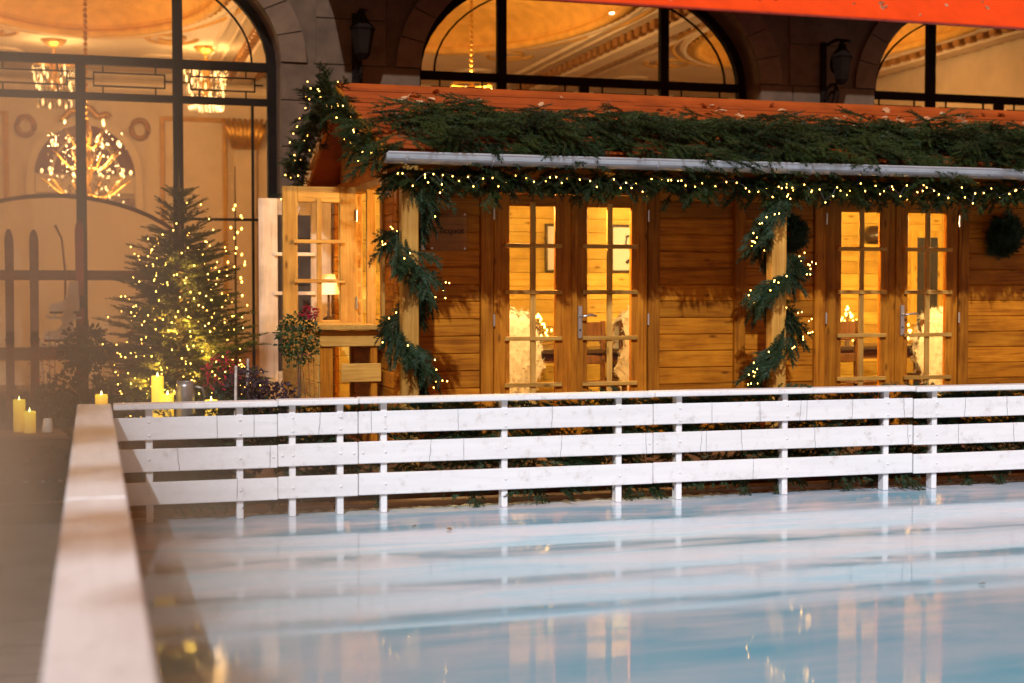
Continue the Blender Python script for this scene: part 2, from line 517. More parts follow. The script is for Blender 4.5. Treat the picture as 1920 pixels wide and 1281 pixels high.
class Fir:
    """collects needle triangles"""
    def __init__(s): s.tri, s.mi = [], []
    def twig(s, p, d, up, L):
        key = TWL[np.argmin(abs(TWL - L))]
        T, k = TW[key][random.randrange(3)]
        d = np.asarray(d, float); d = d / (np.linalg.norm(d) + 1e-9)
        up = np.asarray(up, float); sd = np.cross(up, d)
        if np.linalg.norm(sd) < 1e-3: sd = np.cross((1, 0.3, 0), d)
        sd /= np.linalg.norm(sd); un = np.cross(d, sd)
        M = np.stack([d * (L / key), sd, un])
        s.tri.append(T @ M + np.asarray(p, float))
        a = np.zeros(len(T), int); a[k:] = 1
        s.mi.append(a)
    def bough(s, p, d, up, L, sides=8, spread=0.9, sideL=0.45, droop=0.0):
        p = np.asarray(p, float); d = np.asarray(d, float); d = d / np.linalg.norm(d)
        up = np.asarray(up, float)
        sd = np.cross(up, d); sd /= np.linalg.norm(sd) + 1e-9
        segs = 3
        q, dd = p.copy(), d.copy()
        nodes = [q.copy()]
        for i in range(segs):
            s.twig(q, dd, up, L / segs)
            q = q + dd * L / segs
            nodes.append(q.copy())
            dd = dd + np.array([0, 0, -droop / segs]) + rng.normal(0, 0.05, 3)
            dd /= np.linalg.norm(dd)
        for i in range(sides):
            f = 0.12 + 0.80 * (i + 0.5 * rng.random()) / sides
            k = min(int(f * segs), segs - 1); ff = f * segs - k
            b = nodes[k] * (1 - ff) + nodes[k + 1] * ff
            sg = 1 if i % 2 else -1
            a = spread * rng.uniform(0.8, 1.15)
            sdv = d * math.cos(a) + sd * sg * math.sin(a) + up * rng.normal(0.0, 0.15) + np.array([0, 0, -droop * 0.3])
            s.twig(b, sdv, up, max(0.06, L * sideL * (1.08 - f) * rng.uniform(0.75, 1.2)))
    def mesh(s, name, mats, base, keep=None):
        T = np.concatenate(s.tri); mi = np.concatenate(s.mi)
        if keep is not None:
            ok = keep(T); T, mi = T[ok], mi[ok]
        V = (T.reshape(-1, 3) - np.asarray(base)).astype(np.float32)
        me = bpy.data.meshes.new(name)
        nv = len(V); nf = nv // 3
        me.vertices.add(nv); me.loops.add(nv); me.polygons.add(nf)
        me.vertices.foreach_set('co', V.ravel())
        me.loops.foreach_set('vertex_index', np.arange(nv, dtype=np.int32))
        me.polygons.foreach_set('loop_start', np.arange(0, nv, 3, dtype=np.int32))
        for mt in mats: me.materials.append(MATS[mt])
        me.polygons.foreach_set('material_index', mi.astype(np.int32))
        me.update(calc_edges=True)
        return me

_bulb = {}
def bulb_mesh(mat, r):
    if (mat, r) not in _bulb:
        import bmesh
        bm = bmesh.new(); bmesh.ops.create_icosphere(bm, subdivisions=1, radius=r)
        bmesh.ops.scale(bm, vec=(1, 1, 1.5), verts=bm.verts)
        me = bpy.data.meshes.new('bulb'); bm.to_mesh(me); bm.free()
        me.materials.append(MATS[mat]); _bulb[(mat, r)] = me
    return _bulb[(mat, r)]
def bulbs(parent, pts, mat='fairy', r=0.0038):
    w = wloc(parent)
    for p in pts:
        link('bulb', bulb_mesh(mat, r), parent, Vector(p) - w)

# ================================================================== THE SETTING
g_ = MB(); g_.add([(-60, -40, -0.06), (70, -40, -0.06), (70, 60, -0.06), (-60, 60, -0.06)], [[0, 1, 2, 3]])
tag(part('ground', g_, 'paving'), kind='structure')
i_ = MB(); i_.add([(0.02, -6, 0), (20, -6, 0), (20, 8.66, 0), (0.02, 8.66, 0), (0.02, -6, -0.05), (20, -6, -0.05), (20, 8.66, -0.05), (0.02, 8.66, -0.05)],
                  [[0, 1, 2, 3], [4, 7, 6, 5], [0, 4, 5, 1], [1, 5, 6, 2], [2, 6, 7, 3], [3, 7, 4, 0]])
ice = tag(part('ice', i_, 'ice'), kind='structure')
# deck behind the rink: boards and fascia
deck = tag(link('terrace_deck', None), 'brown boarded deck between the rink and the chalet', None, None, 'structure')
k = 0
for yy in np.arange(8.93, 10.26, 0.145):
    for x0, x1 in ((0.45, 4.1), (4.104, 9.2)):
        piece('board', x0, x1, yy, yy + 0.138, 0.085, 0.115, 'brown_x', deck)
piece('fascia', 0.45, 9.2, 8.895, 8.925, -0.05, 0.112, 'brown_x', deck)

# ================================================================== HOTEL
S, WC = 5.345, [-0.09, 5.26, 10.60]
YF, YW = 14.6, 15.0            # facade face, window plane
ZS = 3.67                      # spring line
A_, B_ = 1.95, 1.28
hotel = thing('hotel_building', 'dark stone hotel front with tall arched windows onto a gilded ballroom', 'building', (5.26, 14.6, 0))
def arch(c, a, b, z, n=28):
    return [(c + a * math.cos(math.pi * i / n), z + b * math.sin(math.pi * i / n)) for i in range(n + 1)]
ZT = 8.0
wall = MB()
xl, xr = WC[0] - S / 2, WC[2] + S / 2
for c in WC:
    pts = arch(c, A_, B_, ZS)
    top = [(c + S / 2, ZT)]
    # spandrel above the arch: strips up to the wall head
    for i in range(len(pts) - 1):
        (x0, z0), (x1, z1) = pts[i], pts[i + 1]
        wall.add([(x0, YF, z0), (x1, YF, z1), (x1, YF, ZT), (x0, YF, ZT)], [[0, 1, 2, 3]])
        wall.add([(x0, YF, z0), (x1, YF, z1), (x1, YW + 0.1, z1), (x0, YW + 0.1, z0)], [[0, 1, 2, 3]])
    for sgn in (-1, 1):
        xa, xb = sorted((c + sgn * A_, c + sgn * S / 2))
        wall.add([(xa, YF, ZS), (xb, YF, ZS), (xb, YF, ZT), (xa, YF, ZT)], [[0, 1, 2, 3]])
        xe = c + sgn * A_
        wall.add([(xe, YF, -0.1), (xe, YW + 0.1, -0.1), (xe, YW + 0.1, ZS), (xe, YF, ZS)], [[0, 1, 2, 3]])
        wall.add([(xa, YF, -0.1), (xb, YF, -0.1), (xb, YF, ZS), (xa, YF, ZS)], [[0, 1, 2, 3]])
hw = part('wall', wall, 'stone', hotel)
# ashlar blocks on the piers and voussoirs round each arch
for (p0, p1) in ((WC[0] + A_, WC[1] - A_), (WC[1] + A_, WC[2] - A_)):
    z = 0.0; row = 0
    while z < ZS - 0.05:
        z1 = min(z + 0.47, ZS)
        cuts = [p0 + 0.001, p0 + (0.40 if row % 2 else 0.62), p1 - (0.62 if row % 2 else 0.40), p1 - 0.001]
        for a, b in zip(cuts[:-1], cuts[1:]):
            piece('stone_block', a + 0.004, b - 0.004, YF - 0.025 - 0.004 * random.random(), YF + 0.01, z + 0.004, z1 - 0.004, 'stone', hw, 0.006)
        z = z1; row += 1
    z = ZS
    while z < 5.2:
        piece('stone_block', (p0 + p1) / 2 - 0.36, (p0 + p1) / 2 + 0.36, YF - 0.022, YF + 0.01, z + 0.004, z + 0.466, 'stone', hw, 0.006)
        z += 0.47
for c in WC:
    nseg = 15
    for i in range(nseg):
        t0, t1 = math.pi * i / nseg + 0.004, math.pi * (i + 1) / nseg - 0.004
        inner = [(c + (A_ + 0.003) * math.cos(t), ZS + (B_ + 0.003) * math.sin(t)) for t in np.linspace(t0, t1, 4)]
        outer = [(c + (A_ + 0.26) * math.cos(t), ZS + (B_ + 0.26) * math.sin(t)) for t in np.linspace(t0, t1, 4)]
        part('voussoir', MB().prism(inner + outer[::-1], 1, YF - 0.05, YF + 0.01), 'stone_trim', hw)
# windows
for wi, c in enumerate(WC):
    fr = MB()
    ou, inn = arch(c, A_ + 0.02, B_ + 0.02, ZS), arch(c, A_ - 0.09, B_ - 0.09, ZS)
    fr.prism(ou + inn[::-1], 1, YW - 0.05, YW + 0.05)
    for sgn in (-1, 1):
        xa, xb = sorted((c + sgn * (A_ + 0.02), c + sgn * (A_ - 0.09)))
        fr.box(xa, xb, YW - 0.05, YW + 0.05, 0.1, ZS - 0.001)
    win = part('window', fr, 'iron', hotel)
    half = A_ - 0.09
    pw = 0.952
    for k in (-1, 1):
        h = B_ * math.sqrt(1 - (pw / A_) ** 2) - 0.06
        piece('mullion', c + k * pw - 0.05, c + k * pw + 0.05, YW - 0.045, YW + 0.045, 0.1, ZS + h, 'iron', win)
    piece('mullion', c - 0.05, c + 0.05, YW - 0.045, YW + 0.045, 0.1, ZS - 0.045, 'iron', win)
    for (z0, z1) in ((3.625, 3.715), (3.275, 3.345)):
        piece('transom', c - half, c + half, YW - 0.04, YW + 0.04, z0, z1, 'iron', win)
    if wi == 0:
        for (z0, z1) in ((1.46, 1.56), (0.66, 0.79)):
            piece('transom', c - half, c + pw - 0.05, YW - 0.035, YW + 0.035, z0, z1, 'brown_x', win)
        piece('transom', c + pw + 0.05, c + half, YW - 0.03, YW + 0.03, 2.08, 2.105, 'iron', win)
        piece('mullion', c + half - 0.165, c + half - 0.14, YW - 0.03, YW + 0.03, 0.1, 3.275, 'iron', win)
    # grille of thin bars between the two transoms
    xs = [c - half, c - pw, c, c + pw, c + half]
    for a, b in zip(xs[:-1], xs[1:]):
        gm = MB()
        a2, b2 = a + 0.06, b - 0.06
        ia, ib = a2 + 0.06, b2 - 0.06
        for (p, q, z0, z1) in ((ia, ib, 3.545, 3.56), (ia, ib, 3.41, 3.425), (ia, ia + 0.015, 3.425, 3.545), (ib - 0.015, ib, 3.425, 3.545),
                               (a2 - 0.02, ia, 3.478, 3.492), (ib, b2 + 0.02, 3.478, 3.492)):
            gm.box(p, q, YW - 0.012, YW + 0.012, z0, z1)
        for xx in (ia + 0.09, ib - 0.105):
            gm.box(xx, xx + 0.015, YW - 0.011, YW + 0.011, 3.56, 3.625); gm.box(xx, xx + 0.015, YW - 0.011, YW + 0.011, 3.345, 3.41)
        part('grille', gm, 'iron', win)
        zlo = 0.1
        for (z0, z1) in ((zlo, 3.275), (3.345, 3.625)):
            part('pane', MB().add([(a + .04, YW + 0.02, z0), (b - .04, YW + 0.02, z0), (b - .04, YW + 0.02, z1), (a + .04, YW + 0.02, z1)], [[0, 1, 2, 3]]), 'window_glass', win)
    arc = MB()
    o2, i2 = arch(c, A_ - 0.235, B_ - 0.235, ZS + 0.04), arch(c, A_ - 0.255, B_ - 0.255, ZS + 0.04)
    arc.prism(o2 + i2[::-1], 1, YW - 0.01, YW + 0.01)
    part('glazing_bar', arc, 'iron', win)
    for (a, b) in ((-half, -pw), (-pw, pw), (pw, half)):
        up = [(c + x, ZS + (B_ - 0.08) * math.sqrt(max(0, 1 - (x / (A_ - 0.08)) ** 2))) for x in np.linspace(a + 0.02, b - 0.02, 12)]
        poly = [(c + b - 0.02, ZS + 0.045), (c + a + 0.02, ZS + 0.045)] + up
        part('pane', MB().add([(x, YW + 0.02, z) for x, z in poly], [list(range(len(poly)))]), 'window_glass', win)
# ballroom shell
ZC, YB = 5.2, 26.0
fl = MB().add([(xl, YW + .1, 0.3), (xr, YW + .1, 0.3), (xr, YB, 0.3), (xl, YB, 0.3)], [[0, 1, 2, 3]])
part('room_floor', fl, 'brown_y', hotel)
part('back_wall', MB().add([(xl, YB, 0.3), (xr, YB, 0.3), (xr, YB, 6), (xl, YB, 6)], [[0, 1, 2, 3]]), 'plaster', hotel)
for x in (xl, xr):
    part('side_wall', MB().add([(x, YW + .1, 0.3), (x, YB, 0.3), (x, YB, 6), (x, YW + .1, 6)], [[0, 1, 2, 3]]), 'plaster', hotel)
YC, OA, OB = 18.9, 1.72, 3.25
for bi, c in enumerate(WC):
    ce = MB(); n_ = 64
    E_, Q_ = [], []
    x0, x1, y0, y1 = c - S / 2, c + S / 2, YW + 0.1, YB
    for i in range(n_):
        t = 2 * math.pi * i / n_
        ex, ey = c + OA * math.cos(t), YC + OB * math.sin(t)
        dx, dy = math.cos(t) * OA, math.sin(t) * OB
        sc_ = min(((x1 - c) / dx if dx > 1e-9 else (x0 - c) / dx if dx < -1e-9 else 1e9),
                  ((y1 - YC) / dy if dy > 1e-9 else (y0 - YC) / dy if dy < -1e-9 else 1e9))
        E_.append((ex, ey, ZC)); Q_.append((c + dx * sc_, YC + dy * sc_, ZC))
    ce.add(E_ + Q_, [[i, (i + 1) % n_, n_ + (i + 1) % n_, n_ + i] for i in range(n_)])
    # the two corners the rays skip
    ceil = part('ceiling', ce, 'plaster', hotel)
    filler = MB().add([(x0, y0, ZC + 0.012), (x1, y0, ZC + 0.012), (x1, YC - OB - .01, ZC + 0.012), (x0, YC - OB - .01, ZC + 0.012)], [[0, 1, 2, 3]])
    filler.add([(x0, YC + OB + .01, ZC + 0.012), (x1, YC + OB + .01, ZC + 0.012), (x1, y1, ZC + 0.012), (x0, y1, ZC + 0.012)], [[0, 1, 2, 3]])
    part('ceiling_border', filler, 'plaster', ceil)
    dome = MB(); rings = 7; V = []
    for j in range(rings + 1):
        u = j / rings
        rr_, zz = math.cos(u * math.pi / 2), ZC + 0.10 + 0.55 * math.sin(u * math.pi / 2)
        for i in range(n_):
            t = 2 * math.pi * i / n_
            V.append((c + OA * rr_ * math.cos(t), YC + OB * rr_ * math.sin(t), zz))
    dome.add(V, [[j * n_ + i, j * n_ + (i + 1) % n_, (j + 1) * n_ + (i + 1) % n_, (j + 1) * n_ + i] for j in range(rings) for i in range(n_)])
    dome.add([(c + OA * math.cos(2 * math.pi * i / n_), YC + OB * math.sin(2 * math.pi * i / n_), z) for z in (ZC, ZC + 0.10) for i in range(n_)],
             [[i, (i + 1) % n_, n_ + (i + 1) % n_, n_ + i] for i in range(n_)])
    part('oval_dome', dome, 'gilt_soft', ceil, True)
    for (da, rad, zo, mt) in ((0.05, 0.075, 0.0, 'gilt_soft'), (0.24, 0.05, 0.0, 'plaster'), (0.42, 0.032, 0.0, 'gilt_soft')):
        ring = [(c + (OA + da) * math.cos(2 * math.pi * i / n_), YC + (OB + da) * math.sin(2 * math.pi * i / n_), ZC + zo) for i in range(n_ + 1)]
        part('ceiling_moulding', MB().tube(ring, rad, 6, cap=False), mt, ceil, True)
    # beads round the oval
    bd = MB()
    for i in range(90):
        t = 2 * math.pi * i / 90
        bx_, by_ = c + (OA + 0.14) * math.cos(t), YC + (OB + 0.14) * math.sin(t)
        bd.box(bx_ - 0.03, bx_ + 0.03, by_ - 0.03, by_ + 0.03, ZC - 0.045, ZC + 0.005, 0.01)
    tag(part('bead_course', bd, 'gilt_soft', ceil), kind='stuff')
    # straight mouldings along the bay
    for dx in (-1.98, 1.98, -2.2, 2.2):
        part('ceiling_moulding', MB().tube([(c + dx, YW + .2, ZC - .005), (c + dx, YB - .1, ZC - .005)], 0.045 if abs(dx) < 2 else 0.03, 6), 'plaster', ceil)
    for sx_ in (-1, 1):       # plaster scrolls in the spandrels
        for yy in (16.0, 22.3, 24.2):
            sp = [(c + sx_ * (1.25 + 0.42 * math.cos(t) * (1 - t / 14)), yy + 0.5 * math.sin(t) * (1 - t / 14), ZC - 0.01) for t in np.linspace(0, 9, 26)]
            part('plaster_scroll', MB().tube(sp, 0.035, 5), 'gilt_soft' if yy < 23 else 'plaster', ceil, True)
dent = None
for bx_ in (WC[0] + S / 2, WC[1] + S / 2, WC[2] + S / 2 - 0.4):
    beam = part('ceiling_beam', MB().box(bx_ - 0.16, bx_ + 0.16, YW + .15, YB, ZC - 0.16, ZC + 0.02, 0.02), 'plaster', hotel)
    for s_g in (-1, 1):
        for yy in np.arange(15.5, 25.6, 0.30):
            piece('dentil', bx_ + s_g * 0.23 - 0.07, bx_ + s_g * 0.23 + 0.07, yy, yy + 0.17, ZC - 0.13, ZC - 0.005, 'dentil_tone', beam, 0.02)
# back wall: arched mirror, panels, medallions, cornice
cx = -0.09
mir = MB()
outer = [(cx + 0.98, 1.4)] + [(cx + 0.98 * math.cos(t), 3.36 + 1.02 * math.sin(t)) for t in np.linspace(0, math.pi, 24)] + [(cx - 0.98, 1.4)]
inner_ = [(cx + 0.84, 1.4)] + [(cx + 0.84 * math.cos(t), 3.36 + 0.88 * math.sin(t)) for t in np.linspace(0, math.pi, 24)] + [(cx - 0.84, 1.4)]
mir.prism(outer + inner_[::-1], 1, YB - 0.12, YB - 0.01)
arch_p = part('arched_surround', mir, 'plaster', hotel)
part('arch_panel', MB().prism([(cx + 0.84 * math.cos(t), 3.40 + 0.85 * math.sin(t)) for t in np.linspace(0, math.pi, 24)], 1, YB - 0.05, YB - 0.015), 'mirror_red', arch_p)
part('arch_rib', MB().tube([(cx + 0.55 * math.cos(t), YB - 0.07, 3.40 + 0.62 * math.sin(t)) for t in np.linspace(0, math.pi, 20)], 0.03, 6), 'plaster', arch_p)
part('arch_rail', MB().box(cx - 0.84, cx + 0.84, YB - 0.1, YB - 0.012, 3.05, 3.38, 0.02), 'plaster', arch_p)
part('arch_rail', MB().box(cx - 0.84, cx + 0.84, YB - 0.09, YB - 0.012, 2.0, 2.5, 0.02), 'gilt_soft', arch_p)
for dx in (-0.6, 0.62):
    piece('dark_panel', cx + dx - 0.2, cx + dx + 0.2, YB - 0.06, YB - 0.02, 2.6, 2.98, 'mirror_red', arch_p)
for (p0, p1, z0, z1) in ((-2.35, -1.35, 1.2, 4.45), (1.18, 2.35, 1.2, 4.45), (3.1, 4.2, 1.2, 4.45), (4.5, 6.0, 1.2, 4.45), (6.4, 7.5, 1.2, 4.45), (8.6, 9.8, 1.2, 4.45), (10.2, 12.0, 1.2, 4.45)):
    fm = MB()
    for (a, b, c0, c1) in ((p0, p0 + .08, z0, z1), (p1 - .08, p1, z0, z1), (p0 + .08, p1 - .08, z0, z0 + .08), (p0 + .08, p1 - .08, z1 - .08, z1)):
        fm.box(a, b, YB - 0.05, YB - 0.005, c0, c1, 0.015)
    part('wall_panel_frame', fm, 'gilt_soft', hotel)
for dx in (-0.78, 0.74):
    rg = [(cx + dx * 1.25 + 0.14 * math.cos(t), YB - 0.05, 4.2 + 0.16 * math.sin(t)) for t in np.linspace(0, 2 * math.pi, 18)]
    part('wall_rosette', MB().tube(rg, 0.05, 6), 'dentil_tone', hotel, True)
part('wall_cornice', MB().box(xl, xr, YB - 0.35, YB - 0.01, 4.78, 5.02, 0.06), 'plaster', hotel)
part('gilt_swag', MB().tube([(cx + 0.42 * t, YB - 0.12, 4.52 - 0.16 * abs(t) + 0.05 * math.sin(9 * t)) for t in np.linspace(-1, 1, 24)], 0.06, 6), 'gilt', hotel, True)
# gilt capitals on the pilasters by the right of the first window
pil = MB().box(2.45, 2.85, YB - 0.18, YB - 0.005, 0.4, 4.2, 0.03)
pl = part('pilaster', pil, 'plaster', hotel)
cp = MB()
for i in range(9):
    cp.tube([(2.45 + 0.05 * i, YB - 0.2, 3.9), (2.45 + 0.05 * i + (i - 4) * 0.02, YB - 0.28, 4.2), (2.45 + 0.05 * i + (i - 4) * 0.05, YB - 0.24, 4.42)], [0.05, 0.07, 0.03], 6)
part('gilt_capital', cp, 'gilt', pl, True)

# pale arched screen standing behind the first window
sc_ = MB()
pts = [(-1.75, 0.35)] + [(-0.35 + 1.6 * math.sin(t), 1.35 + 1.02 * math.cos(t)) for t in np.linspace(-1.35, 1.35, 24)] + [(1.05, 0.35)]
sc_.add([(x, 16.02, z) for x, z in pts], [list(range(len(pts)))])
scr = thing('arched_screen', 'pale arch-topped screen with dark rim behind the leftmost hotel window', 'screen', (-0.3, 16, 0.3))
part('panel', sc_, 'linen_lit', scr)
part('rim', MB().tube([(x, 15.98, z) for x, z in pts], 0.025, 6), 'brown_x', scr)

# downlights
for i, (x, y) in enumerate([(2.2, 19.2), (6.95, 18.6), (6.2, 24.5), (12.6, 21.0), (12.6, 18.9), (-1.9, 24.5), (1.55, 24.8), (3.55, 24.8)]):
    d = part('downlight', MB().lathe([(0.055, ZC - 0.012), (0.055, ZC - 0.001)], x, y, 12), 'downlight', hotel)

def room_light(name, loc, power, col=(1.0, 0.60, 0.24), rad=0.3, parent=None):
    li = bpy.data.lights.new(name, 'POINT')
    li.energy = power; li.color = col; li.shadow_soft_size = rad; li.specular_factor = 0.0
    o = bpy.data.objects.new(name, li); COL.objects.link(o)
    if parent is not None:
        o.parent = parent; o.location = Vector(loc) - wloc(parent)
    else: o.location = loc
    return o

def chandelier(label, x, y, z, w, power, ztop, kind):
    t = thing('chandelier', label, 'chandelier', (x, y, z))
    ch = MB()
    zz = z + w * 0.55
    while zz < ztop:
        ch.lathe([(0.018, zz), (0.032, zz + 0.03), (0.018, zz + 0.06)], x, y, 6); zz += 0.075
    part('chain', ch, 'gilt', t, True)
    part('ceiling_rose', MB().lathe([(0.03, ztop - 0.12), (0.14, ztop - 0.06), (0.20, ztop - 0.01)], x, y, 14), 'gilt', t, True)
    bd = MB().lathe([(0.03, z - w * .5), (0.09, z - w * .38), (0.04, z - w * .2), (0.10, z), (0.05, z + w * .25), (0.08, z + w * .4), (0.02, z + w * .55)], x, y, 12)
    part('stem', bd, 'gilt', t, True)
    bm_ = bulb_mesh('chandelier_bulb_glint', 0.022 if kind == 'arms' else 0.022)
    if kind == 'arms':
        for tier, (nr, rr_, dz) in enumerate(((10, w * .5, -w * .28), (8, w * .40, w * .05), (5, w * .24, w * .30))):
            for i in range(nr):
                a = 2 * math.pi * i / nr + tier * 0.3
                ca, sa = math.cos(a), math.sin(a)
                arm = [(x + ca * rr_ * u, y + sa * rr_ * u, z + dz + 0.12 * math.sin(u * math.pi * 1.3) * -1 + 0.06 * u) for u in np.linspace(0.05, 1, 7)]
                a_ = part('arm', MB().tube(arm, 0.009, 5), 'gilt', t, True)
                e = arm[-1]
                link('bulb', bm_, a_, Vector((e[0], e[1], e[2] + 0.10)) - wloc(a_))
        cr, lit = MB(), MB()
        for i in range(420):
            a, u = random.random() * 6.283, random.random()
            rr_ = w * (0.12 + 0.33 * random.random()); h = z - w * .45 + w * .85 * u
            s_ = 0.011
            px_, py_ = x + rr_ * math.cos(a), y + rr_ * math.sin(a)
            (lit if i % 6 == 0 else cr).add([(px_, py_, h + s_ * 1.8), (px_ + s_, py_, h), (px_, py_ + s_, h), (px_ - s_, py_, h), (px_, py_ - s_, h), (px_, py_, h - s_ * 1.8)],
                   [[0, 1, 2], [0, 2, 3], [0, 3, 4], [0, 4, 1], [5, 2, 1], [5, 3, 2], [5, 4, 3], [5, 1, 4]])
        tag(part('crystal_drops', cr, 'crystal', t), kind='stuff')
        tag(part('glint_drops', lit, 'chandelier_bulb_glint', t), kind='stuff')  # crystal sparkle put in as glowing drops
    else:                       # crystal drum
        part('rim', MB().tube([(x + w / 2 * math.cos(a), y + w / 2 * math.sin(a), z + w * .5) for a in np.linspace(0, 6.2832, 25)], 0.02, 5), 'gilt', t)
        cr, lit = MB(), MB()
        for i in range(30):
            a = 6.2832 * i / 30
            px_, py_ = x + w / 2 * math.cos(a), y + w / 2 * math.sin(a)
            for kk in range(5):
                h = z + w * .5 - 0.1 - kk * w * 0.21
                q = 1 - 0.05 * kk
                X_, Y_ = x + (px_ - x) * q, y + (py_ - y) * q
                (lit if (i * 7 + kk * 3) % 5 == 0 else cr).lathe([(0.004, h - 0.07), (0.018, h - 0.02), (0.004, h + 0.05)], X_, Y_, 5)
        tag(part('crystal_drops', cr, 'crystal', t), kind='stuff')
        tag(part('glint_drops', lit, 'chandelier_bulb_glint', t), kind='stuff')  # every few drops emit, standing for glints in the crystal
    room_light('chandelier_lamp', (x, y, z + w * 0.15), power, parent=t, rad=0.25)
    return t
chandelier('large candle-arm chandelier with crystal drops behind the leftmost hotel window', -0.05, 20, 3.02, 1.15, 560, 5.65, 'arms')
chandelier('crystal basket chandelier above and left of the candle-arm chandelier', -0.52, 23, 4.55, 0.62, 80, 5.2, 'drum')
chandelier('crystal basket chandelier at the right edge of the leftmost hotel window', 1.76, 23, 4.60, 0.66, 80, 5.2, 'drum')
chandelier('crystal chandelier on a gilt chain in the middle arched window', 5.16, 19.5, 3.98, 0.56, 400, 5.7, 'drum')
chandelier('unseen crystal chandelier added to light the room behind the rightmost arched window', 10.6, 19.5, 4.2, 0.6, 300, 5.7, 'drum')  # not in view, added to light the third bay

# indoor lit tree by the window
def light_tree(label, x, y, z, h, r, nb, brad):
    t = thing('lit_tree', label, 'light tree', (x, y, z))
    part('stem', MB().tube([(x, y, z), (x, y, z + h)], [0.02, 0.006], 6), 'stem', t)
    br = MB(); pts = []
    for i in range(nb):
        u = random.random(); a = random.random() * 6.283
        rr_ = r * (1 - u) * (0.5 + 0.5 * random.random())
        e = (x + rr_ * math.cos(a), y + rr_ * math.sin(a), z + h * (0.12 + 0.88 * u))
        br.tube([(x, y, e[2] - 0.03), e], [0.005, 0.002], 4); pts.append(e)
    part('branches', br, 'stem', t)
    bulbs(t, pts, 'fairy_dim', brad)
light_tree('slim twig tree with lights inside the leftmost hotel window', 1.55, 16.2, 0.3, 2.45, 0.38, 22, 0.011)

# awning above the arches
aw = thing('red_awning', 'bright red fabric awning with stuck leaves above the arched windows', 'awning', (8, 14.5, 4.3))
ya, za = 13.75, 4.30
part('canopy', MB().prism([(ya, za), (ya, za + 0.012), (14.57, za + 0.90), (14.57, za + 0.875)], 0, 2.2, 13.5), 'fabric_red', aw)
part('front_bar', MB().tube([(2.2, ya + 0.01, za - 0.012), (13.5, ya + 0.01, za - 0.012)], 0.016, 8), 'red_lacquer', aw)
for x in (2.3, 5.5, 8.7, 11.9):
    part('stay', MB().tube([(x, ya + 0.03, za), (x, 14.58, za + 0.2)], 0.014, 6), 'iron', aw)

# wall lanterns on scrolled iron brackets
def lantern(label, x, z):
    t = thing('wall_lantern', label, 'lantern', (x, YF, z))
    yb = YF - 0.03
    part('back_plate', MB().box(x - 0.035, x + 0.035, yb - 0.03, yb + 0.005, z - 0.1, z + 0.95, 0.008), 'iron', t)
    def spiral(cy, cz, r0, turns, flip):
        return [(x, cy + flip * r0 * (1 - u * .8) * math.cos(turns * 6.283 * u), cz + r0 * (1 - u * .8) * math.sin(turns * 6.283 * u)) for u in np.linspace(0, 1, 26)]
    part('scroll', MB().tube(spiral(yb - 0.22, z + 0.30, 0.17, 1.6, 1), 0.016, 6), 'iron', t)
    part('scroll', MB().tube(spiral(yb - 0.30, z + 0.66, 0.15, 1.5, -1), 0.016, 6), 'iron', t)
    part('arm', MB().tube([(x, yb, z + 0.9), (x, yb - 0.3, z + 0.93), (x, yb - 0.62, z + 0.86)], 0.018, 6), 'iron', t)
    part('brace', MB().tube([(x, yb, z + 0.05), (x, yb - 0.2, z + 0.22), (x, yb - 0.5, z + 0.84)], 0.015, 6), 'iron', t)
    ln = MB(); ly = yb - 0.42
    ln.lathe([(0.04, z + 0.42), (0.08, z + 0.47), (0.12, z + 0.70), (0.135, z + 0.72), (0.05, z + 0.82), (0.02, z + 0.90)], x, ly, 6)
    part('lantern_body', ln, 'iron', t)
lantern('black iron scroll bracket lantern on the pier left of the middle arch', 2.62, 3.25)
lantern('black iron scroll bracket lantern on the pier right of the middle arch', 7.98, 3.22)

# ================================================================== CHALET
XL, XR, YWALL, YBK = 2.134, 8.6, 10.30, 13.10
chalet = thing('wooden_chalet', 'stained log chalet with glazed double doors and low red-brown roof', 'chalet', (XL, YWALL, 0.1))
PZ, Z0 = 0.130, 0.099
def slope_z(y):                      # underside of the roof boards
    return 2.27 + (min(y, 2 * 11.28 - y) - 9.42) * 0.357
rows = 16
OPN = [(2.792, 4.233), (5.572, 7.0)]
fw = part('front_wall', MB().box(XL + .02, XR, YWALL + 0.030, YWALL + 0.036, 0.1, 0.25), 'stain_x', chalet)
for k in range(rows):
    z0, z1 = Z0 + k * PZ, Z0 + (k + 1) * PZ
    xs = [XL] + [v for o in OPN for v in o] + [XR]
    if z0 > 2.10: xs = [XL, XR]
    for a, b in zip(xs[::2], xs[1::2]):
        piece('log', a, b, YWALL + 0.0005 * (k % 3), YWALL + 0.04, z0 + 0.001, z1 - 0.001, 'stain_x', fw, 0.007)
for a, b in zip(xs_l := [XL + .02, 2.80, 4.225, 5.58, 6.995, XR - .01], xs_l[1:]):
    low = (a, b) not in ((2.80, 4.225), (5.58, 6.995))
    piece('wall_lining', a + .001, b - .001, YWALL + .0405, YWALL + .048, 0.12 if low else 2.161, 2.25, 'inside_x', fw)
# partition ends that show as proud uprights
for x in (4.905, ):
    piece('upright', x - 0.045, x + 0.045, YWALL - 0.05, YWALL - 0.001, 0.115, 2.2, 'stain_z', fw, 0.006)
# corner: crossing log ends
for k in range(rows):
    z0 = Z0 + k * PZ + 0.065
    if z0 < 2.15:
        piece('log_end', XL + 0.001, XL + 0.041, YWALL - 0.10, YWALL - 0.0015, z0 + 0.002, min(z0 + PZ - 0.002, 2.22), 'stain_y', fw, 0.006)
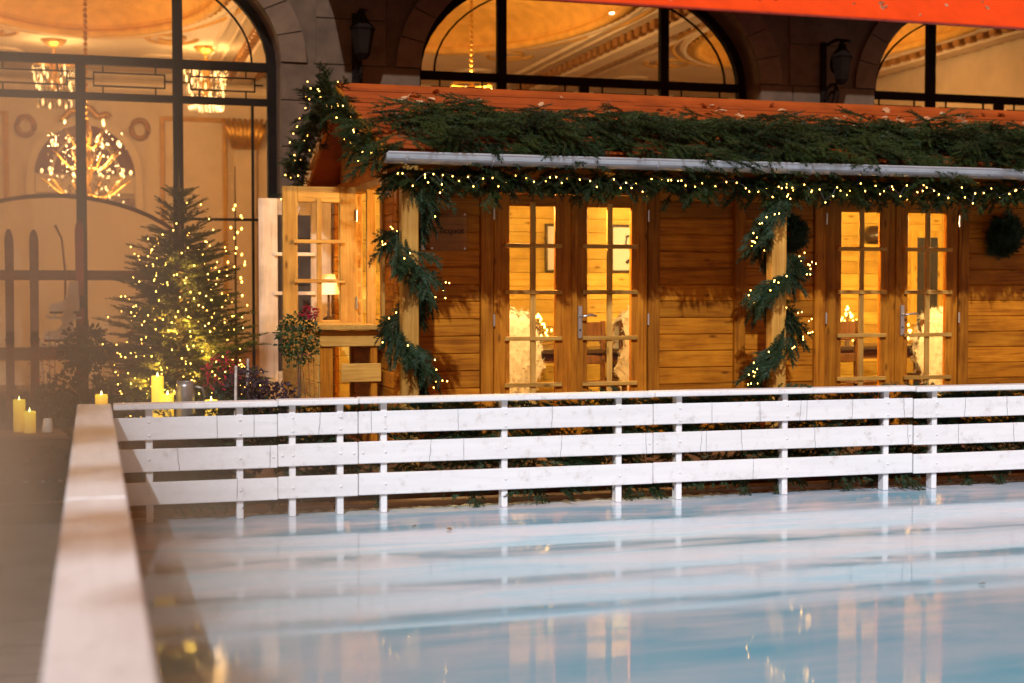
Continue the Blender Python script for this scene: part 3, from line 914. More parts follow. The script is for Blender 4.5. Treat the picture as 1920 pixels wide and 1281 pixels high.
# door frames and doors
def double_door(x0, xm, x1, panes, handle_leaf):
    piece('door_post', x0 - 0.100, x0 - 0.004, YWALL - 0.022, YWALL + 0.039, 0.115, 2.1785, 'door_z', chalet, 0.006)
    piece('door_post', x1 + 0.004, x1 + 0.098, YWALL - 0.022, YWALL + 0.039, 0.115, 2.1785, 'door_z', chalet, 0.006)
    piece('door_head', x0 - 0.003, x1 + 0.003, YWALL - 0.021, YWALL + 0.0385, 2.085, 2.1783, 'door_x', chalet, 0.006)
    for li, (a, b, ga, gb) in enumerate(((x0, xm, *panes[0]), (xm, x1, *panes[1]))):
        a, b = a + 0.003, b - 0.003
        yf, yb = YWALL - 0.008, YWALL + 0.036
        leaf = link('door', None, chalet, Vector((a, yf, 0.13)) - wloc(chalet))
        piece('stile', a, ga, yf, yb, 0.13, 2.08, 'door_z', leaf, 0.005); piece('stile', gb, b, yf, yb, 0.13, 2.08, 'door_z', leaf, 0.005)
        piece('door_rail', ga + .0005, gb - .0005, yf + 0.001, yb - 0.001, 1.99, 2.0795, 'door_x', leaf)
        piece('door_rail', ga + .0005, gb - .0005, yf + 0.001, yb - 0.001, 0.1305, 0.29, 'door_x', leaf)
        gm = (ga + gb) / 2
        piece('muntin', gm - 0.022, gm + 0.022, yf - 0.013, yf + 0.006, 0.25, 2.02, 'pine_z', leaf, 0.003)
        for z in (1.69, 1.34, 0.989, 0.638):
            piece('muntin', ga - 0.045, gb + 0.045, yf - 0.028, yf - 0.0135, z - 0.016, z + 0.016, 'pine_x', leaf, 0.003)
        zz = [0.29, 0.638, 0.989, 1.34, 1.69, 1.99]
        for q0, q1 in zip(zz[:-1], zz[1:]):
            for (p0, p1) in ((ga, gm), (gm, gb)):
                part('pane', MB().add([(p0, yf + 0.018, q0), (p1, yf + 0.018, q0), (p1, yf + 0.018, q1), (p0, yf + 0.018, q1)], [[0, 1, 2, 3]]), 'door_glass', leaf)
        hx = a - 0.004 if li == 0 else b + 0.004
        for z in (1.93, 1.13, 0.40):
            part('hinge', MB().tube([(hx, yf - 0.018, z - 0.045), (hx, yf - 0.018, z + 0.045)], 0.008, 8), 'steel', leaf)
        if li == 1:
            part('handle_plate', MB().box(a + 0.026, a + 0.062, yf - 0.012, yf - 0.0005, 0.985, 1.235, 0.006), 'steel', leaf)
            hz = 1.155
            part('handle', MB().tube([(a + .044, yf - .01, hz), (a + .044, yf - .05, hz), (a + .07, yf - .058, hz + .004), (a + .12, yf - .058, hz + .012), (a + .16, yf - .052, hz + .004)], 0.0085, 8), 'steel', leaf, True)
            part('keyhole', MB().tube([(a + .044, yf - .0135, 1.05), (a + .044, yf - .011, 1.05)], 0.009, 8), 'ink', leaf)
    piece('cover_strip', xm - 0.022, xm + 0.022, YWALL - 0.026, YWALL - 0.0095, 0.14, 2.07, 'door_z', chalet, 0.005)
double_door(2.895, 3.533, 4.135, ((3.021, 3.384), (3.641, 3.999)), 1)
double_door(5.674, 6.330, 6.902, ((5.819, 6.174), (6.431, 6.787)), 1)
# side wall with window opening and door opening
sw = part('side_wall', MB().box(XL + 0.03, XL + 0.036, YWALL + .05, YWALL + .09, 0.1, 0.25), 'stain_y', chalet)
SO = [(10.72, 11.82, 1.05, 2.16), (12.08, 12.98, 0.10, 2.16)]
for k in range(rows):
    z0, z1 = Z0 + k * PZ, Z0 + (k + 1) * PZ
    zm = (z0 + z1) / 2
    cuts = [YWALL + 0.045]
    for (a, b, c0, c1) in SO:
        if c0 < zm < c1: cuts += [a, b]
    cuts.append(YBK)
    for a, b in zip(cuts[::2], cuts[1::2]):
        piece('log', XL, XL + 0.04, a, b, z0 + 0.001, z1 - 0.001, 'stain_y', sw, 0.007)
for a, b, c0, c1 in ((10.36, 10.72, .12, 2.2), (10.72, 11.82, .12, 1.045), (11.82, 12.08, .12, 2.2), (12.98, 13.05, .12, 2.2), (10.72, 11.82, 2.165, 2.25)):
    piece('wall_lining', XL + .0405, XL + .048, a + .001, b - .001, c0, c1, 'inside_y', sw)
k = 0
while True:                                     # gable logs shorten up the slope
    z0, z1 = Z0 + (rows + k) * PZ, Z0 + (rows + k + 1) * PZ
    ya_ = 9.42 + (z1 - 2.27) / 0.357
    if ya_ > 11.15: break
    a = max(ya_ + 0.02, YWALL + 0.045); b = 2 * 11.28 - ya_ - 0.02
    piece('log', XL, XL + 0.04, a, min(b, YBK + .4), z0 + 0.001, z1 - 0.001, 'stain_y', sw, 0.007)
    k += 1
def trim_box(name, y0, y1, z0, z1):
    piece(name, XL - 0.022, XL + 0.05, y0, y1, z0, z1, 'pine_z', sw, 0.004)
trim_box('window_frame', 10.64, 10.72, 0.98, 2.22); trim_box('window_frame', 11.82, 11.90, 0.98, 2.22)
piece('window_frame', XL - 0.022, XL + 0.05, 10.721, 11.819, 2.16, 2.22, 'pine_y', sw, 0.004)
trim_box('window_frame', 11.25, 11.29, 1.06, 2.16)
trim_box('door_frame', 12.01, 12.08, 0.1, 2.22)
med_m = [(12.08 + 0.29 * math.cos(t), 2.46 + 0.19 * math.sin(t)) for t in np.linspace(0, 2 * math.pi, 25)[:-1]]
md = part('medallion', MB().prism(med_m, 0, XL - 0.035, XL - 0.001), 'pine_z', chalet)
tag(md, 'pale oval wooden medallion on the gable')
# interior
part('floor', MB().add([(XL, YWALL, 0.108), (XR, YWALL, 0.108), (XR, YBK, 0.108), (XL, YBK, 0.108)], [[0, 1, 2, 3]]), 'brown_x', chalet)
bw = part('back_wall', MB().box(XL, XR, YBK + 0.03, YBK + 0.05, 0.1, 2.9), 'inside_x', chalet)
for k in range(17):
    piece('log', XL + .05, XR, YBK - 0.012, YBK + 0.03, Z0 + k * PZ + 0.0015, Z0 + (k + 1) * PZ - 0.0015, 'inside_x', bw, 0.0025)
part('ceiling', MB().box(XL + .04, XR, YWALL + .05, YBK, 2.255, 2.29), 'inside_x', chalet)
part('end_wall', MB().box(XR - .03, XR, YWALL + .05, YBK - .02, 0.11, 2.25), 'inside_y', chalet)
pt = part('partition', MB().box(4.89, 4.92, YWALL + .3, YWALL + .9, 0.11, 2.25), 'inside_y', chalet)
# porch posts
for x in (2.096, 4.885):
    piece('porch_post', x - 0.058, x + 0.058, 9.545, 9.655, 0.115, 2.215, 'pine_z', chalet, 0.008)
piece('porch_beam', XL - 0.2, XR, 9.56, 9.64, 2.10, 2.2135, 'stain_x', chalet, 0.006)
# roof
roof = part('roof', MB().prism([(9.46, slope_z(9.46) + 0.002), (11.28, slope_z(11.28) + 0.002), (11.28, slope_z(11.28) + 0.02), (9.46, slope_z(9.46) + 0.02)], 0, 1.93, XR), 'stain_y', chalet)
n_b = 14
L_ = (11.30 - 9.42)
for i in range(n_b):
    y0, y1 = 9.42 + L_ * i / n_b, 9.42 + L_ * (i + 1) / n_b + 0.012
    zb0, zb1 = 2.27 + (y0 - 9.42) * 0.357, 2.27 + (y1 - 9.42) * 0.357
    for (a, b) in ((1.89, 4.31), (4.313, 6.90), (6.903, XR)):
        jz = random.uniform(-0.002, 0.002)
        part('roof_board', MB().prism([(y0, zb0 + 0.036 + jz), (y1, zb1 + 0.022 + jz), (y1, zb1 + 0.032 + jz), (y0, zb0 + 0.054 + jz)], 0, a, b), 'roof_paint', roof)
part('roof_slope', MB().prism([(11.29, slope_z(11.28) + 0.03), (13.25, slope_z(13.25) + 0.03), (13.25, slope_z(13.25) + 0.06), (11.29, slope_z(11.28) + 0.06)], 0, 1.89, XR), 'roof_paint', roof)
part('ridge_cap', MB().prism([(11.18, 2.935), (11.29, 2.985), (11.40, 2.935), (11.40, 2.955), (11.29, 3.005), (11.18, 2.955)], 0, 1.88, XR), 'roof_paint', roof)
for (ya_, yb_) in ((9.43, 11.285), (13.2, 11.287)):
    za_, zb_ = slope_z(ya_), slope_z(yb_)
    part('barge_board', MB().prism([(ya_, za_ - 0.09), (yb_, zb_ - 0.09), (yb_, zb_ + 0.05), (ya_, za_ + 0.05)], 0, 1.865, 1.888), 'stain_y', roof)
# gutter
gt = MB()
yc, zc, rg = 9.36, 2.266, 0.066
prof = [(yc + rg * math.cos(t), zc + rg * math.sin(t)) for t in np.linspace(math.pi, 2 * math.pi, 12)]
prof2 = [(yc + (rg - .004) * math.cos(t), zc + (rg - .004) * math.sin(t)) for t in np.linspace(2 * math.pi, math.pi, 12)]
gt.prism(prof + prof2, 0, 1.89, XR)
gutter = part('gutter', gt, 'zinc', chalet, False)
part('gutter_bead', MB().tube([(1.89, yc - rg, zc + .002), (XR, yc - rg, zc + .002)], 0.0075, 6), 'zinc', gutter)
part('gutter_cap', MB().prism(prof, 0, 1.882, 1.8895), 'zinc', gutter)
for x in (2.02, 2.62, 3.22, 3.82, 4.42, 5.02, 5.62, 6.22, 6.82):
    br = [(x, yc + (rg + .004) * math.cos(t), zc + (rg + .004) * math.sin(t)) for t in np.linspace(math.pi, 2 * math.pi, 10)]
    part('gutter_bracket', MB().tube(br, 0.006, 5), 'zinc', gutter)
    part('gutter_strap', MB().box(x - .008, x + .008, yc - rg, yc + rg, zc + .006, zc + .010), 'zinc', gutter)

# open window casement and open door leaf (hinged on the chalet)
def glazed_leaf(name, x0, x1, y, z0, z1, st, rails, mx, mz, mun, label):
    d = 0.04
    o = tag(link(name, None, chalet, Vector((x0, y, z0)) - wloc(chalet)), label)
    piece('stile', x0, x0 + st, y, y + d, z0, z1, mz, o, 0.005); piece('stile', x1 - st * 1.1, x1, y, y + d, z0, z1, mz, o, 0.005)
    g0, g1 = x0 + st, x1 - st * 1.1
    b0, b1 = z0 + rails[0], z1 - rails[1]
    piece('rail', g0 + .0005, g1 - .0005, y + .001, y + d - .001, z0 + .0005, b0, mx, o)
    piece('rail', g0 + .0005, g1 - .0005, y + .001, y + d - .001, b1, z1 - .0005, mx, o)
    gm = (g0 + g1) / 2
    piece('muntin', gm - .02, gm + .02, y - .014, y + .006, b0 - .02, b1 + .03, mz, o, 0.003)
    nrow = mun
    zz = [b0 + (b1 - b0) * i / nrow for i in range(nrow + 1)]
    for z in zz[1:-1]:
        piece('muntin', g0 - .035, g1 + .035, y - .028, y - .0145, z - .016, z + .016, mx, o, 0.003)
    for q0, q1 in zip(zz[:-1], zz[1:]):
        for p0, p1 in ((g0, gm), (gm, g1)):
            part('pane', MB().add([(p0, y + .02, q0), (p1, y + .02, q0), (p1, y + .02, q1), (p0, y + .02, q1)], [[0, 1, 2, 3]]), 'door_glass', o)
    return o
wl_ = glazed_leaf('window_leaf', 1.513, 2.125, 11.80, 1.088, 2.215, 0.125, (0.02, 0.13), 'pine_x', 'pine_z', 3, 'open stained window leaf facing the rink')
for z in (1.98, 1.25):
    part('hinge', MB().tube([(2.128, 11.79, z - .05), (2.128, 11.79, z + .05)], 0.008, 8), 'steel', wl_)
dl_ = glazed_leaf('door_leaf', 1.452, 2.11, 13.0, 0.12, 2.19, 0.17, (0.5, 0.15), 'pale_x', 'pale_z', 4, 'open pale door leaf behind the window leaf')

# clear plaque with engraved lettering
pq = thing('acrylic_plaque', 'clear square plaque with faint dark lettering beside the left porch post', 'plaque', (2.54, YWALL - 0.02, 1.65))
part('plate', MB().box(2.395, 2.685, YWALL - 0.030, YWALL - 0.022, 1.645, 1.938, 0.001), 'acrylic', pq)
for (x, z) in ((2.415, 1.665), (2.665, 1.665), (2.415, 1.918), (2.665, 1.918)):
    part('screw', MB().tube([(x, YWALL - .036, z), (x, YWALL - .0305, z)], 0.007, 8), 'steel', pq)
def text_mesh(body, size):
    cu = bpy.data.curves.new('t', 'FONT'); cu.body = body; cu.size = size; cu.extrude = 0.0006
    cu.align_x = 'CENTER'
    to = bpy.data.objects.new('t', cu); COL.objects.link(to)
    dg = bpy.context.evaluated_depsgraph_get()
    me = bpy.data.meshes.new_from_object(to.evaluated_get(dg))
    bpy.data.objects.remove(to)
    me.materials.clear(); me.materials.append(MATS['engraving'])
    return me
tx = link('lettering', text_mesh('Clicquot', 0.068), pq, Vector((2.545, YWALL - 0.0312, 1.775)) - wloc(pq))
tx.rotation_euler = (R(90), 0, 0)
part('white_card', MB().box(2.33, 2.372, YWALL - 0.012, YWALL - 0.004, 1.655, 1.735), 'paper', pq)

# ---- things inside the chalet
def picture(label, x0, x1, z0, z1, sketch):
    t = thing('framed_picture', label, 'picture', ((x0 + x1) / 2, YBK - .02, z0))
    y = YBK - 0.018
    f = MB()
    for (a, b, c0, c1) in ((x0, x0 + .025, z0, z1), (x1 - .025, x1, z0, z1), (x0 + .025, x1 - .025, z0, z0 + .025), (x0 + .025, x1 - .025, z1 - .025, z1)):
        f.box(a, b, y - .025, y, c0, c1, .003)
    part('frame', f, 'dark_top', t)
    part('sheet', MB().box(x0 + .02, x1 - .02, y - .01, y - .004, z0 + .02, z1 - .02), 'paper', t)
    if sketch:
        xc, zc_ = (x0 + x1) / 2 + .02, (z0 + z1) / 2
        pth = [(xc + .07, y - .013, zc_ + .06), (xc + .05, y - .013, zc_ + .13), (xc - .02, y - .013, zc_ + .12), (xc - .03, y - .013, zc_ + .04), (xc + .05, y - .013, zc_ - .02), (xc + .03, y - .013, zc_ - .09), (xc - .02, y - .013, zc_ - .14)]
        part('drawing', MB().tube(pth, [.012, .02, .014, .012, .022, .012, .02], 5), 'ink', t)
picture('framed ink drawing on the back wall, seen through the right leaf of the left doors', 4.86, 5.20, 1.53, 2.0, True)
picture('framed pale picture on the back wall, seen through the left leaf of the left doors', 4.19, 4.50, 1.53, 2.0, False)
def chair(label, x, y, rot, fur, furlabel):
    t = thing('dining_chair', label, 'chair', (x, y, 0.108))
    M = Matrix.Translation((x, y, 0.108)) @ Matrix.Rotation(rot, 4, 'Z')
    def b(name, *a, mat='brown_z'):
        part(name, MB().box(*a, 0.006, 0, M), mat, t)
    b('seat', -.21, .21, -.20, .22, .43, .46)
    for sx_ in (-1, 1):
        b('leg', sx_ * .19 - .02, sx_ * .19 + .02, -.19, -.15, 0, .43)
        b('leg', sx_ * .19 - .02, sx_ * .19 + .02, .18, .22, 0, .98)
    b('backrest', -.17, .17, .19, .21, .80, .97); b('backrest', -.17, .17, .19, .21, .60, .68)
    if fur:
        f = MB(); gx, gz = 18, 24
        V, edge = [], []
        for j in range(gz + 1):
            s_ = j / gz * 1.46
            for i in range(gx + 1):
                w = i / gx * 2 - 1
                u = w * (.235 + .035 * math.sin(j * .55 + x * 9) + .012 * rng.normal())
                dip = .10 * w ** 4 + .012 * math.sin(i * 1.3)
                if s_ < .55: q = (u, .150 - .03 * (1 - w * w), .50 + s_ - dip * s_ / .55)
                elif s_ < .67: q = (u, .150 - .03 * (1 - w * w) + (s_ - .55), 1.05 - dip + .03 * math.sin((s_ - .55) / .12 * 3.14))
                else: q = (u, .27 + .03 * (1 - w * w), 1.05 - dip - (s_ - .67))
                p = M @ (Vector(q) + Vector(rng.normal(0, .005, 3)))
                V.append(tuple(p))
                if i in (0, gx) or j in (0, gz) or .5 < s_ < .7: edge.append(tuple(p))
        f.add(V, [[j * (gx + 1) + i, j * (gx + 1) + i + 1, (j + 1) * (gx + 1) + i + 1, (j + 1) * (gx + 1) + i] for j in range(gz) for i in range(gx)])
        fz = MB()
        for src, cnt, ln in ((V, 900, .016), (edge, 1100, .028)):
            for _ in range(cnt):
                p = np.array(src[random.randrange(len(src))]) + rng.normal(0, .006, 3)
                d = rng.normal(0, ln, 3) + np.array([0, 0, -.010])
                w_ = rng.normal(0, .0035, 3)
                fz.add([p - w_, p + w_, p + d], [[0, 1, 2]])
        ft = thing('sheepskin', furlabel, 'sheepskin', (x, y, 0.6))
        part('hide', f, 'wool', ft, True)
        tag(part('fleece', fz, 'wool', ft), kind='stuff')
chair('wooden chair under a sheepskin behind the left leaf of the left doors', 3.42, 11.75, R(172), True, 'cream sheepskin over the chair behind the left leaf of the left doors')
chair('bare wooden chair behind the right leaf of the left doors', 4.16, 11.55, R(10), False, '')
chair('wooden chair under a sheepskin at the right edge of the left doors', 4.66, 12.0, R(185), True, 'cream sheepskin seen at the right edge of the left doors')
chair('wooden chair under a sheepskin behind the right leaf of the right doors', 7.62, 11.75, R(170), True, 'cream sheepskin over the chair behind the right leaf of the right doors')
chair('bare wooden chair behind the left leaf of the right doors', 6.55, 11.25, R(20), False, '')
def table(label, x, y, lx):
    t = thing('dining_table', label, 'table', (x, y, 0.108))
    part('top', MB().box(x - lx, x + lx, y - .36, y + .36, .80, .84, .006), 'dark_top', t)
    part('apron', MB().box(x - lx + .06, x + lx - .06, y - .3, y + .3, .72, .799, .004), 'brown_x', t)
    for sx_ in (-1, 1):
        for sy_ in (-1, 1):
            piece('leg', x + sx_ * (lx - .1) - .03, x + sx_ * (lx - .1) + .03, y + sy_ * .28 - .03, y + sy_ * .28 + .03, .11, .719, 'brown_z', t)
table('dark dining table inside behind the left glazed doors', 4.0, 12.1, 0.75)
table('dark dining table inside behind the right glazed doors', 7.1, 12.1, 0.85)
light_tree('small twig light tree on the table behind the right doors, left leaf', 6.85, 12.0, 0.84, 0.36, 0.22, 30, 0.010)
light_tree('twig light tree on the table behind the right doors, right leaf', 7.55, 12.2, 0.84, 0.30, 0.25, 26, 0.010)
light_tree('twig light tree on the table behind the left doors', 3.85, 12.2, 0.84, 0.30, 0.24, 26, 0.010)
rose = thing('flower_bowl', 'small bowl with a red bloom on the table behind the left doors', 'flower bowl', (4.42, 11.95, .84))
part('bowl', MB().lathe([(.03, .842), (.07, .87), (.08, .90)], 4.42, 11.95, 12), 'cream_pot', rose, True)
for dx, dz, mt in ((0, .93, 'petal'), (.05, .92, 'leaf_green'), (-.05, .92, 'leaf_green')):
    part('bloom', MB().lathe([(.01, dz - .03), (.04, dz), (.015, dz + .03)], 4.42 + dx, 11.95, 8), mt, rose, True)
sh = thing('wall_shelf', 'small wooden shelf on the back wall behind the right doors', 'shelf', (7.72, YBK - .1, 1.82))
part('board', MB().box(7.5, 7.95, YBK - .2, YBK - .013, 1.80, 1.83, .004), 'inside_x', sh)
part('bracket', MB().box(7.6, 7.63, YBK - .15, YBK - .013, 1.70, 1.799), 'inside_z', sh)
solo('round_pot', MB().lathe([(.05, 1.832), (.11, 1.88), (.12, 1.94), (.07, 2.0), (.05, 2.02)], 7.72, YBK - .11, 14), 'dark_top', 'dark round pot on the shelf behind the right doors', 'pot', (7.72, YBK - .11, 1.832), smooth=True)
iw = link('rear_window', None, chalet, Vector((8.38, YBK - .03, 1.0)) - wloc(chalet))
for a in ((8.2, 8.27, 1.0, 1.98), (8.52, 8.57, 1.0, 1.98), (8.271, 8.519, 1.91, 1.98)):
    piece('window_frame', a[0], a[1], YBK - .04, YBK - .013, a[2], a[3], 'inside_z', iw)
part('dark_pane', MB().box(8.271, 8.519, YBK - .03, YBK - .02, 1.0, 1.909), 'ink', iw)
for i, (x, lab) in enumerate(((3.3, 'round ceiling lamp in the chalet near its gable end'), (5.0, 'round ceiling lamp in the chalet between the two pairs of doors'), (7.3, 'round ceiling lamp in the chalet behind the right doors'))):
    t = thing('ceiling_lamp', lab, 'lamp', (x, 10.62, 2.25))
    part('base_ring', MB().lathe([(.15, 2.225), (.16, 2.254)], x, 10.62, 18), 'steel', t)
    part('globe', MB().lathe([(.03, 2.155), (.10, 2.17), (.135, 2.20), (.145, 2.224)], x, 10.62, 18), 'ceiling_lamp_glow', t, True)
    room_light('ceiling_lamp_light', (x, 10.60, 2.145), 320, (1.0, 0.70, 0.27), 0.05, t)

# bar counter on the gable side
bar = thing('bar_counter', 'rough wooden bar counter under the open window leaf at the chalet gable', 'counter', (1.86, 10.65, 0))
part('top', MB().box(1.60, 2.11, 10.58, 12.75, 1.055, 1.09, .005), 'pine_y', bar)
for x0, x1, z in ((1.645, 1.76, .115), (2.03, 2.10, .115)):
    piece('post', x0, x1 - .02, 10.66, 10.74, z, 1.054, 'stain_z', bar)
piece('board', 1.64, 2.105, 10.64, 10.659, 0.93, 1.05, 'pine_x', bar); piece('board', 1.80, 2.105, 10.64, 10.659, 0.66, 0.80, 'pine_x', bar)
for z in (.13, .27, .40, .53, .66, .79, .92):
    piece('side_board', 1.62, 1.644, 10.66, 12.7, z, z + .125, 'pine_y', bar)
lampt = thing('reflection_lamp', 'small lit pleated lamp on the counter, standing in for a reflection in the window leaf', 'lamp', (2.02, 12.6, 1.09))  # lamp set here in place of a reflection in the glass
part('base', MB().lathe([(.05, 1.092), (.05, 1.11), (.012, 1.13), (.012, 1.33)], 2.02, 12.6, 12), 'brown_z', lampt, True)
part('shade', MB().lathe([(.10, 1.32), (.055, 1.50)], 2.02, 12.6, 18), 'shade_glow', lampt, False)

# ================================================================== RINK BARRIER
BF = 8.45
SZ = [(0.484, 0.616), (0.300, 0.433), (0.108, 0.240)]
secs = [(0.112, 1.047, (0.311, 0.828), 0.0, 0.000, 'short white barrier section at the rink corner'),
        (1.050, 1.529, (1.138, 1.425), 0.003, 0.004, 'narrowest white barrier section, two posts, next to the corner section'),
        (1.533, 3.436, (1.691, 2.454, 3.212), 0.0, 0.006, 'white barrier section in front of the left glazed doors'),
        (3.440, 5.327, (3.626, 4.382, 5.137), -0.002, 0.008, 'white barrier section in front of the right porch post'),
        (5.331, 7.60, (5.503, 6.36, 7.2), -0.012, 0.003, 'white barrier section in front of the right glazed doors, running out of view')]
bolt_me = MB().lathe([(.0095, 0), (.0085, .003), (.0045, .006), (.001, .007)], 0, 0, 10).mesh('bolt', 'white_z', True)
def bolt(parent, x, y, z):
    o = link('bolt', bolt_me, parent, Vector((x, y, z)) - wloc(parent)); o.rotation_euler = (R(90), 0, 0); return o
def px2x(px, Y):                      # a reading taken from the photograph: column to metres along the boards
    a = math.atan((px - 960) / 2667) + R(16.45); return math.tan(a) * Y
wires = {0: [405, 475, 600, 695, 858, 1036, 1335, 1425, 1503, 1514, 1600, 1695, 1810, 1887], 1: [330, 505, 808, 869, 1054, 1211, 1317, 1325, 1390, 1528, 1703, 1797, 1900], 2: [443, 1414]}
for (x0, x1, posts, dy, dz, lab) in secs:
    t = thing('barrier_section', lab, 'barrier', ((x0 + x1) / 2, BF + dy, 0), 'white boards round the ice rink')
    y = BF + dy
    piece('cap_rail', x0, x1, y - 0.035, y + 0.105, 0.664 + dz, 0.698 + dz, 'white_x', t, 0.006)
    sl = []
    for i, (a, b) in enumerate(SZ):
        sl.append(piece('slat', x0, x1, y - 0.001, y + 0.021, a + dz, b + dz, 'white_x', t, 0.004))
        sl[-1].rotation_euler = (0, random.uniform(-.0016, .0016), 0)
    for px_ in posts:
        piece('post', px_ - 0.020, px_ + 0.020, y + 0.0215, y + 0.092, 0.0005, 0.6635 + dz, 'white_z', t, 0.004)
        jx = random.uniform(-.006, .006)
        for i, zs in enumerate(((0.590, 0.510), (0.368,), (0.172,))):
            for z in zs: bolt(sl[i], px_ + jx, y - 0.001, z + dz + random.uniform(-.006, .006))
    for xe in (x0 + 0.025, x1 - 0.025):
        if 0.5 < xe < 7.0: bolt(sl[1], xe, y - .001, 0.366 + dz)
    for i, lst in wires.items():
        for p in lst:
            x = px2x(p, BF)
            if x0 < x < x1:
                a, b = SZ[i][0] + dz, SZ[i][1] + dz
                ox = random.uniform(-.012, .012)
                pts = [(x, y + .03, b + .006), (x + ox * .1, y - .004, b + .002), (x + ox * .4, y - .005, b - .04), (x + ox * .3, y - .004, (a + b) / 2), (x + ox, y - .005, a + .03), (x + ox * 1.1, y - .004, a - .002), (x + ox, y + .03, a - .006)]
                part('binding_wire', MB().tube(pts, 0.0011, 4), 'wire', sl[i])
ls = thing('barrier_section', 'white barrier running from the corner towards the viewer, seen from above', 'barrier', (0, 8.4, 0), 'white boards round the ice rink')
for (a, b, dz) in ((8.515, 7.02, 0), (7.017, 4.60, .003), (4.597, 1.2, 0.0), (1.197, -1.5, .002)):
    piece('cap_rail', -0.088, 0.101, b, a, 0.662 + dz, 0.698 + dz, 'white_y', ls, 0.008)
    for (c0, c1) in SZ: piece('slat', 0.045, 0.066, b, min(a, 8.40), c0, c1, 'white_y', ls)
for y in (8.3, 7.4, 6.4, 5.2, 4.0, 2.8, 1.6, 0.4):
    piece('post', -0.03, 0.044, y - .02, y + .02, 0.0 - .05, .661, 'white_z', ls)

# timber kerb round the ice
kb = thing('rink_kerb', 'worn brown timber kerb at the far edge of the ice', 'kerb', (3, 8.7, 0))
x = 0.12
for w_ in (1.3, 1.9, 1.75, 1.8, 1.6):
    piece('timber', x, x + w_ - .004, 8.66, 8.80, -0.05, 0.036 + random.uniform(-.004, .004), 'kerb_wood', kb, 0.008); x += w_
# frozen slush along the kerb
sl_ = MB()
for i in range(260):
    x = random.uniform(0.15, 7.2); y = 8.655 - abs(random.gauss(0, .02)); s_ = random.uniform(.006, .022)
    sl_.add([(x - s_ * 2, y - s_, .0), (x + s_ * 2, y - s_ * .6, .0), (x + s_, y + s_, 0.0), (x - s_, y + s_ * .7, 0.0), (x, y, s_ * .45)], [[0, 1, 4], [1, 2, 4], [2, 3, 4], [3, 0, 4]])
m_, n, l, bs = nt('slush'); bs.inputs['Base Color'].default_value = (0.62, 0.66, 0.70, 1); bs.inputs['Roughness'].default_value = 0.35
tag(part('slush', sl_, 'slush'), 'frozen slush crumbs along the kerb', None, None, 'stuff')

# ================================================================== FIR BOUGHS
def fir_thing(name, fir, mats, label, cat, base, group=None, keep=None):
    return tag(link(name, fir.mesh(name, mats, base, keep), None, base), label, cat, group)
def up_n(): return np.array([rng.normal(0, .3), rng.normal(0, .3), 1.0])

# roof garland
F1 = Fir()
for i in range(640):
    x = rng.uniform(1.92, 8.2); v = rng.random() ** 0.85
    yy = 9.38 + 0.88 * v + rng.normal(0, .03)
    thick = 0.05 + 0.15 * math.sin(min(1, v * 1.05 + .06) * 3.05)
    zz = slope_z(yy) + 0.055 + thick * rng.random()
    a = rng.normal(-0.1, 0.5) + (math.pi if rng.random() < .40 else 0)
    d = np.array([math.cos(a), -0.50 + rng.normal(0, .35), math.sin(a) * .35 - .16 + rng.normal(0, .16)])
    F1.bough((x, yy, zz), d, (0, -.45, .85), rng.uniform(.30, .54), 9, .66, .50, .35)
for i in range(120):                  # tips hanging over the gutter
    x = rng.uniform(2.3, 8.0)
    F1.bough((x, 9.38, 2.35), (rng.normal(.2, .8), -.22, -.40 + rng.normal(0, .15)), (0, -1, .2), rng.uniform(.10, .21), 6, .8, .5, .5)
rg_ = thing('roof_garland', 'thick fir branch garland lying along the chalet eave', 'garland', (5, 9.5, 2.3))
link('branches', F1.mesh('branches', ['needles', 'stem'], (5, 9.5, 2.3)), rg_)
# garlands up the gable
def gable_garland(label, pts, nper, lights):
    F = Fir(); pts = [np.array(p, float) for p in pts]
    seg = list(zip(pts[:-1], pts[1:])); Ls = [np.linalg.norm(b - a) for a, b in seg]; T = sum(Ls)
    bl = []
    def at(s):
        for (a, b), L in zip(seg, Ls):
            if s <= L: return a + (b - a) * s / L, (b - a) / L
            s -= L
        return pts[-1], (seg[-1][1] - seg[-1][0]) / Ls[-1]
    for i in range(int(T * nper)):
        p, d = at(rng.random() * T)
        F.bough(p + rng.normal(0, .035, 3), d * rng.choice([-1, 1]) + rng.normal(0, .55, 3) + np.array([-.35, 0, -.2]), up_n(), rng.uniform(.13, .26), 7, .85, .5, .2)
    for i in range(lights):
        p, d = at(T * (i + rng.random()) / lights)
        q = p + rng.normal(0, .05, 3); q[0] -= .09
        bl.append(q)
    base = tuple(pts[0])
    t = thing('gable_garland', label, 'garland', base, 'lit fir garlands on the chalet gable')
    link('branches', F.mesh('branches', ['needles', 'stem'], base), t)
    bulbs(t, bl)
gable_garland('lit fir garland on the rear slope of the chalet gable', [(1.80, 13.3, 2.18), (1.80, 12.3, 2.60), (1.80, 11.35, 2.98)], 46, 26)
gable_garland('lit fir garland on the front slope of the chalet gable', [(1.84, 11.3, 2.96), (1.84, 10.3, 2.58), (1.86, 9.42, 2.24)], 40, 24)
